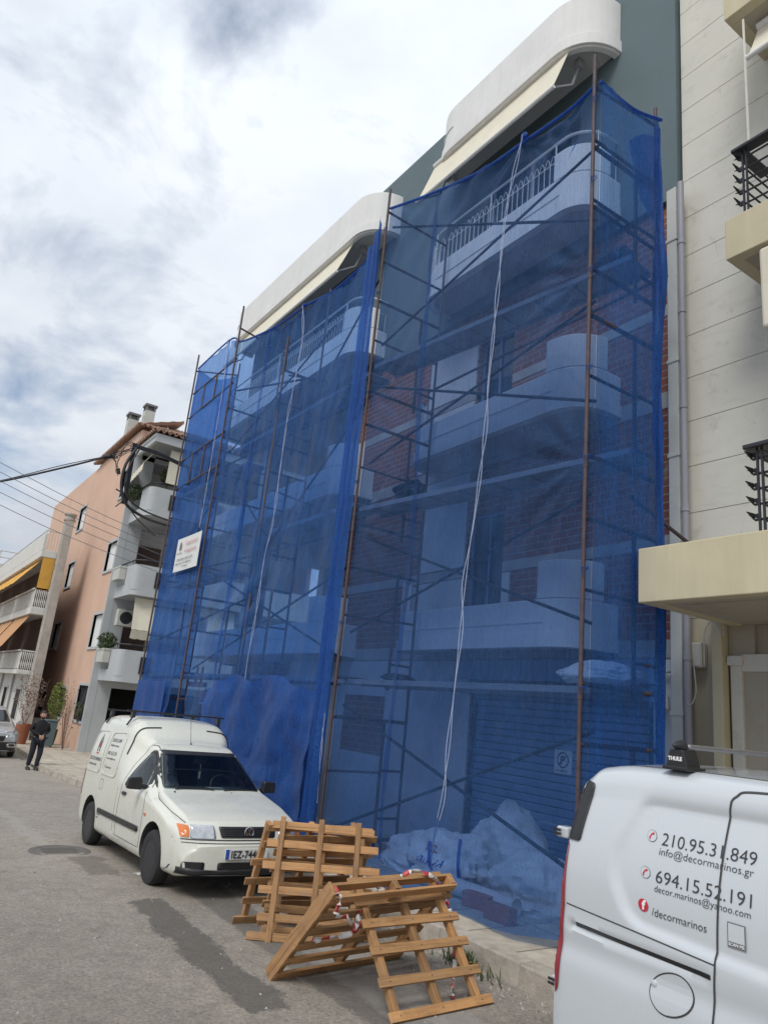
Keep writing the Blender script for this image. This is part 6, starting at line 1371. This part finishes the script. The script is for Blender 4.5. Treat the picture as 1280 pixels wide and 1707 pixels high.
m = MB(); m.grid(hairf, 40, 12); m.grid(lambda u, v: Vector((0, -.02, 1.655))*sc_h+(Vector(headf(u*.5, .25+.3*v))-Vector((0, -.02, 1.655))*sc_h)*1.10, 20, 8)
m.build('hair', 'hair', hd_o, smooth=True, local=True)
m = MB(); m.grid(lambda u, v: Vector((0, -.02, 1.655))*sc_h+(Vector(headf(.55+.4*u, .08+.24*v))-Vector((0, -.02, 1.655))*sc_h)*(1.06+.03*noise.noise(Vector((u*20, v*20, 0)))), 16, 8); m.build('beard', 'hair', hd_o, smooth=True, local=True)
for s_ in (-1, 1):
    w_ = Vector((s_*.055, -.20, 1.05))*sc_h; vs = [(w_, .026), (w_+Vector((-s_*.015, -.03, -.035)), (.034, .022)), (w_+Vector((-s_*.02, -.045, -.06)), (.032, .018))]; ed = [(0, 1), (1, 2)]
    for k, L_ in enumerate((.050, .058, .054, .044)):
        b_ = w_+Vector((-s_*.02+(k-1.5)*.016, -.045, -.062)); i0 = len(vs); vs += [(b_+Vector((0, -.012, -.018)), .0085), (b_+Vector((-s_*.012, -.012, -.018-L_*.5)), .008), (b_+Vector((-s_*.02, .006, -.018-L_)), .007)]; ed += [(2, i0), (i0, i0+1), (i0+1, i0+2)]
    i0 = len(vs); vs += [(w_+Vector((-s_*.045, -.04, -.03)), .0095), (w_+Vector((-s_*.055, -.055, -.055)), .008)]; ed += [(1, i0), (i0, i0+1)]
    skin_body('hand', vs, ed, 'skin', base_body, 1)
    f0 = Vector(bodyV[7 if s_ < 0 else 10][0])*sc_h; m = MB(); m.prism(rounded([(-.048, -.19), (.048, -.19), (.042, .07), (-.042, .07)], [.045, .045, .03, .03], 5), lambda a, b_, d: (f0.x+a*(1-.15*d), f0.y+b_*(1-.25*d), .005+.085*d-.03*d*max(0, -b_*4)), 0, 1); m.build('shoe', 'black', base_body, smooth=True, bevel=.015, local=True)

# ================================================================ CABLES AND BRACKET
ub = thing('cable_bracket', 'dark steel bracket holding black cables at the far corner of the netted building', 'cable bracket', (5.0, 20, 4.4))
m = MB(); m.bar((4.55, 20, 6.53), (5.25, 20, 6.50), .10, .10); m.bar((5.25, 20, 6.50), (5.95, 20, 6.36), .09, .09); m.tube(bezier([(5.95, 20, 6.36), (6.15, 20, 6.33), (6.25, 20, 6.1), (6.27, 20, 5.8)], 6), .06, 8); part(m, 'arm', 'dsteel', ub, bevel=.01)
m = MB(); m.bar((4.57, 20, 6.6), (4.60, 20, 4.9), .11, .11); m.box(4.52, 4.68, 19.93, 20.07, 4.85, 5.0); part(m, 'post', 'dsteel', ub, bevel=.01)
m = MB(); m.tube([(4.62, 20, 5.1), (4.32, 20, 5.2)], .02, 6); part(m, 'hook', 'dsteel', ub)
m = MB(); m.tube([(4.6, 20, 4.98), (4.40, 20, 4.72)], .02, 6); part(m, 'hook', 'dsteel', ub)
m = MB(); m.box(6.2, 7.6, 19.4, 19.9, 5.6, 5.7); part(m, 'anchor', 'dsteel', ub)
def cable(pts, r_, label, grp=None, mat='cable'):
    m = MB(); m.tube(bezier(pts, 10), r_, 6); return tag(part(m, 'cable', mat, None, smooth=True), label, 'cable', grp)
GCB = 'black cables gathered at the corner bracket'
cable([(4.62, 19.9, 6.45), (4.42, 19.9, 5.9), (4.42, 19.9, 5.3), (4.62, 19.9, 4.85), (5.05, 19.9, 4.62), (5.6, 19.6, 4.45), (6.3, 19.2, 4.35)], .042, 'thickest black cable bending down from the bracket into the blue net', GCB)
cable([(4.68, 19.85, 6.4), (4.5, 19.85, 5.8), (4.5, 19.85, 5.3), (4.7, 19.85, 4.95), (5.2, 19.8, 4.72), (6.0, 19.4, 4.5)], .024, 'thinner black cable running alongside the thickest one into the net', GCB)
cable([(4.6, 19.9, 4.9), (5.0, 19.9, 4.5), (5.5, 19.7, 4.1)], .018, 'short loose black cable end below the bracket', GCB)
TL = ['uppermost loop of the tangle', 'second loop from the top of the tangle', 'widest loop of the tangle', 'loop passing nearest the bracket post', 'short loop at the left end of the tangle', 'lowest closed loop of the tangle', 'longest dangling end below the tangle', 'middle dangling end below the tangle', 'shortest dangling end below the tangle']
for k in range(9):
    kk = random.Random(k); P = [(4.55+kk.uniform(-.1, .15), 19.95, 6.45+kk.uniform(-.1, .1))]
    P.append((4.35+kk.uniform(-.1, .1), 19.9, 6.35+kk.uniform(-.15, .25))); P.append((4.15+kk.uniform(-.12, .12), 19.85, 6.15+kk.uniform(-.25, .1))); P.append((4.0+kk.uniform(-.05, .2), 19.9, 6.08+kk.uniform(-.12, .12)))
    if k > 5: P.append((4.2, 19.9, 5.85-kk.uniform(0, .3))); P.append((4.28, 19.9, 5.7-kk.uniform(0, .2)))
    cable(P, .009, 'thin black cable, '+TL[k], 'looped wires tangled at the bracket')
m = MB(); m.tube([(3.82, 19.97, 5.97), (4.10, 19.95, 6.08)], .06, 8); m.tube([(4.25, 19.9, 5.75), (4.30, 19.9, 5.6)], .045, 8); tag(part(m, 'cable_joint', 'cable', None, smooth=True), 'black cable joint where the long overhead cable meets the tangle', 'joint')
cable([(3.85, 20, 5.98), (2.9, 20, 5.42), (1.55, 20, 4.68), (0.6, 20, 4.3), (-3, 20, 3.4), (-12, 20, 3.6)], .028, 'thick black overhead cable crossing the sky on the left')
cable([(3.9, 20.02, 6.03), (2.9, 20.02, 5.5), (1.55, 20.02, 4.71), (0.6, 20.02, 4.33), (-3, 20.02, 3.43), (-12, 20.02, 3.63)], .012, 'thin wire lashed just above the thick overhead cable')
for k, (x1, z1, x0, z0) in enumerate(((5.5, 4.05, 1.5, 4.32), (5.5, 3.88, 1.53, 4.10), (5.5, 3.70, 1.58, 3.88), (5.5, 3.50, 1.63, 3.62), (5.5, 3.25, 1.70, 3.32))):
    nm = ('uppermost', 'second', 'third', 'fourth', 'lowest')[k]; xa, za = x0-(x1-x0)*1.5, z0+1.9
    P = []
    zz = [(0, z0), (1, z1)]
    # coordinates at Y=19 from left edge of the view to the net
    cable([(x0-6, 19, z0+2.3), (x0, 19, z0+.55), ((x0+x1)/2, 19, (z0+z1)/2+.12), (x1, 18.8, z1-.25)], .0075, f'{nm} of the five thin overhead wires crossing the salmon wall', 'thin overhead wires', 'ink_grey')

# ================================================================ PLANTS AND SMALL THINGS
def leaves(par, c, r_, n, sz, mat, name='foliage', seed=1, flat=0):
    k = random.Random(seed); m = MB()
    for i in range(n):
        while True:
            d = Vector((k.uniform(-1, 1), k.uniform(-1, 1), k.uniform(-1, 1)))
            if d.length < 1 and (noise.noise(d*2.3+Vector((seed, 0, 0))) > -.12): break
        p = Vector(c)+Vector((d.x*r_[0], d.y*r_[1], d.z*r_[2])); a = Vector((k.gauss(0, 1), k.gauss(0, 1), k.gauss(0, 1))).normalized(); b_ = a.cross(Vector((k.gauss(0, 1), k.gauss(0, 1), k.gauss(0, 1)))).normalized(); s_ = sz*k.uniform(.6, 1.3)
        m.add([p-a*s_, p+b_*s_*.4, p+a*s_, p-b_*s_*.4], [(0, 1, 2, 3)])
    return part(m, name, mat, par)
def shrub(label, base, r_, h_, n, sz, mat, pot=True, seed=1, cat='plant', twigs=8, name='potted_plant', potz=.45, potr=.2, grp=None, potmat='terracotta'):
    T = thing(name, label, cat, base, group=grp); b_ = Vector(base); z0 = potz if pot else 0
    if pot: m = MB(); m.lathe([(potr*.7, 0), (potr*.9, z0*.5), (potr, z0), (potr*.88, z0-.001), (potr*.8, z0-.05)], base, 'z', 16); part(m, 'pot', potmat, T, smooth=True)
    k = random.Random(seed); m = MB()
    for i in range(twigs):
        e_ = b_+Vector((k.uniform(-1, 1)*r_[0], k.uniform(-1, 1)*r_[1], z0+h_*k.uniform(.6, 1))); m.tube([b_+Vector((0, 0, z0-.05)), b_*.5+e_*.5+Vector((k.uniform(-.1, .1), k.uniform(-.1, .1), .1)), e_], .012, 4, r1=.004)
    part(m, 'stems', 'twig', T); leaves(T, b_+Vector((0, 0, z0+h_*.62)), (r_[0], r_[1], h_*.45), n, sz, mat, seed=seed); return T
shrub('tall shrub of reddish twigs and dry leaves in a terracotta pot left of the man', (5.35, 32.2, -2.4), (.6, .5), 1.9, 700, .045, 'twig', seed=3, potz=.75, potr=.28, cat='shrub')
shrub('bright yellow green bushy shrub right behind the man in black', (6.45, 32.5, -2.4), (.34, .4), 1.75, 900, .05, 'leaf_l', seed=5, cat='shrub', potz=.6, potr=.25, potmat='leaf')
shrub('bare dark branching plant against the salmon wall beside the barred window', (6.55, 30.4, -2.4), (.5, .3), 2.7, 60, .05, 'leaf', pot=False, seed=7)
shrub('bushy green plant spilling from the grey window box of the lowest salmon window', (6.9, 30.5, -1.35), (.15, .4), .7, 400, .04, 'leaf', pot=False, seed=8)
for i, (x, y, z, lb, mt_) in enumerate(((7.05, 29.3, 7.2, 'dark feathery plant at the street end of the top salmon balcony', 'leaf'), (8.0, 28.2, 7.9, 'dark leafy plant under the tiled canopy of the top balcony', 'leaf'), (7.1, 29.2, 1.25, 'grey green plant in the planter of the lowest balcony', 'leaf'))):
    shrub(lb, (x, y, z), (.35, .5), .75, 700, .06, mt_, pot=False, seed=20+i, potz=.3, potr=.22)
for zb, lb in ((.95, 'lowest'), (4.1, 'middle')):
    m = MB(); m.box(6.95, 7.22, 28.8, 29.75, zb-.05, zb+.45); m.box(6.93, 7.24, 28.78, 29.77, zb+.40, zb+.47); tag(part(m, 'planter_box', 'pipe', None, bevel=.01), f'pale concrete planter box hung outside the {lb} balcony of the salmon building', 'planter')
k = random.Random(5); w_ = thing('weeds', 'small green weeds with a few yellow flowers at the foot of the kerb by the front pallet', 'weeds', (4.45, 5.0, -1.9))
m = MB()
for i in range(110):
    a = k.uniform(0, 6.28); r_ = abs(k.gauss(0, .14)); p = Vector((4.47+.5*r_*math.cos(a), 5.0+r_*math.sin(a)*1.6, -1.9)); d = Vector((k.uniform(-.6, .6), k.uniform(-.6, .6), 1)).normalized()*k.uniform(.05, .16); s_ = d.cross(Vector((1, .3, 0))).normalized()*.006
    m.add([p-s_, p+s_, p+d*.6+s_*.8, p+d, p+d*.6-s_*.8], [(0, 1, 2, 3, 4)])
part(m, 'blades', 'leaf', w_); leaves(w_, (4.42, 4.86, -1.84), (.08, .12, .03), 24, .012, 'awning_yellow', 'flowers', 3)
k = random.Random(9); m = MB()
for i in range(1500):       # dust, crumbs of mortar and small stones along the gutter
    y = k.uniform(2.8, 12); x = 4.55-abs(k.gauss(0, .28)) if k.random() < .7 else k.uniform(1.0, 4.2); s_ = k.uniform(.004, .016)*(1.5 if x > 4.3 else 1); z = gz(y)
    p = [Vector((k.uniform(-1, 1), k.uniform(-1, 1), 0))*s_ for _ in range(3)]; m.add([Vector((x, y, z))+q for q in p]+[Vector((x, y, z+s_*.9))], [(0, 1, 2), (0, 1, 3), (1, 2, 3), (2, 0, 3)])
tag(m.build('gutter_rubble', 'concrete', local=True), kind='stuff')
for i, (x, y, a, lb) in enumerate(((2.95, 8.62, .3, 'flattened scrap of pale paper on the road beside the front wheel of the white van'), (1.55, 4.75, 1.2, 'tiny scrap of white paper on the empty road at the bottom left'))):
    m = MB(); s_ = .11 if i == 0 else .03; m.grid(lambda u, v: (x+(u-.5)*s_*1.6*math.cos(a)-(v-.5)*s_*math.sin(a), y+(u-.5)*s_*1.6*math.sin(a)+(v-.5)*s_*math.cos(a), gz(y)+.006+.012*abs(noise.noise(Vector((u*3, v*3, i))))), 8, 6); tag(part(m, 'paper_scrap', 'paper', None), lb, 'litter')
BX = 0
bn2 = thing('wheelie_bin', 'green wheeled bin half hidden behind the man against the salmon wall', 'bin', (6.15, 31.3, -2.4))
m = MB(); m.add([(5.985, 31.135, -2.35), (6.315, 31.135, -2.35), (6.315, 31.488, -2.35), (5.985, 31.488, -2.35), (5.940, 31.090, -1.45), (6.360, 31.090, -1.45), (6.360, 31.525, -1.45), (5.940, 31.525, -1.45)], [(0, 3, 2, 1), (4, 5, 6, 7), (0, 1, 5, 4), (1, 2, 6, 5), (2, 3, 7, 6), (3, 0, 4, 7)]); part(m, 'tub', MT['green'], bn2, bevel=.02)
m = MB(); m.box(5.93, 6.37, 31.07, 31.55, -1.445, -1.39); part(m, 'lid', MT['green'], bn2, bevel=.015)
m = MB(); m.lathe([(.08, 0), (.1, .01), (.1, .04), (.08, .05)], (6.300, 31.450, -2.3), 'x', 14); part(m, 'wheel', 'rubber', bn2)
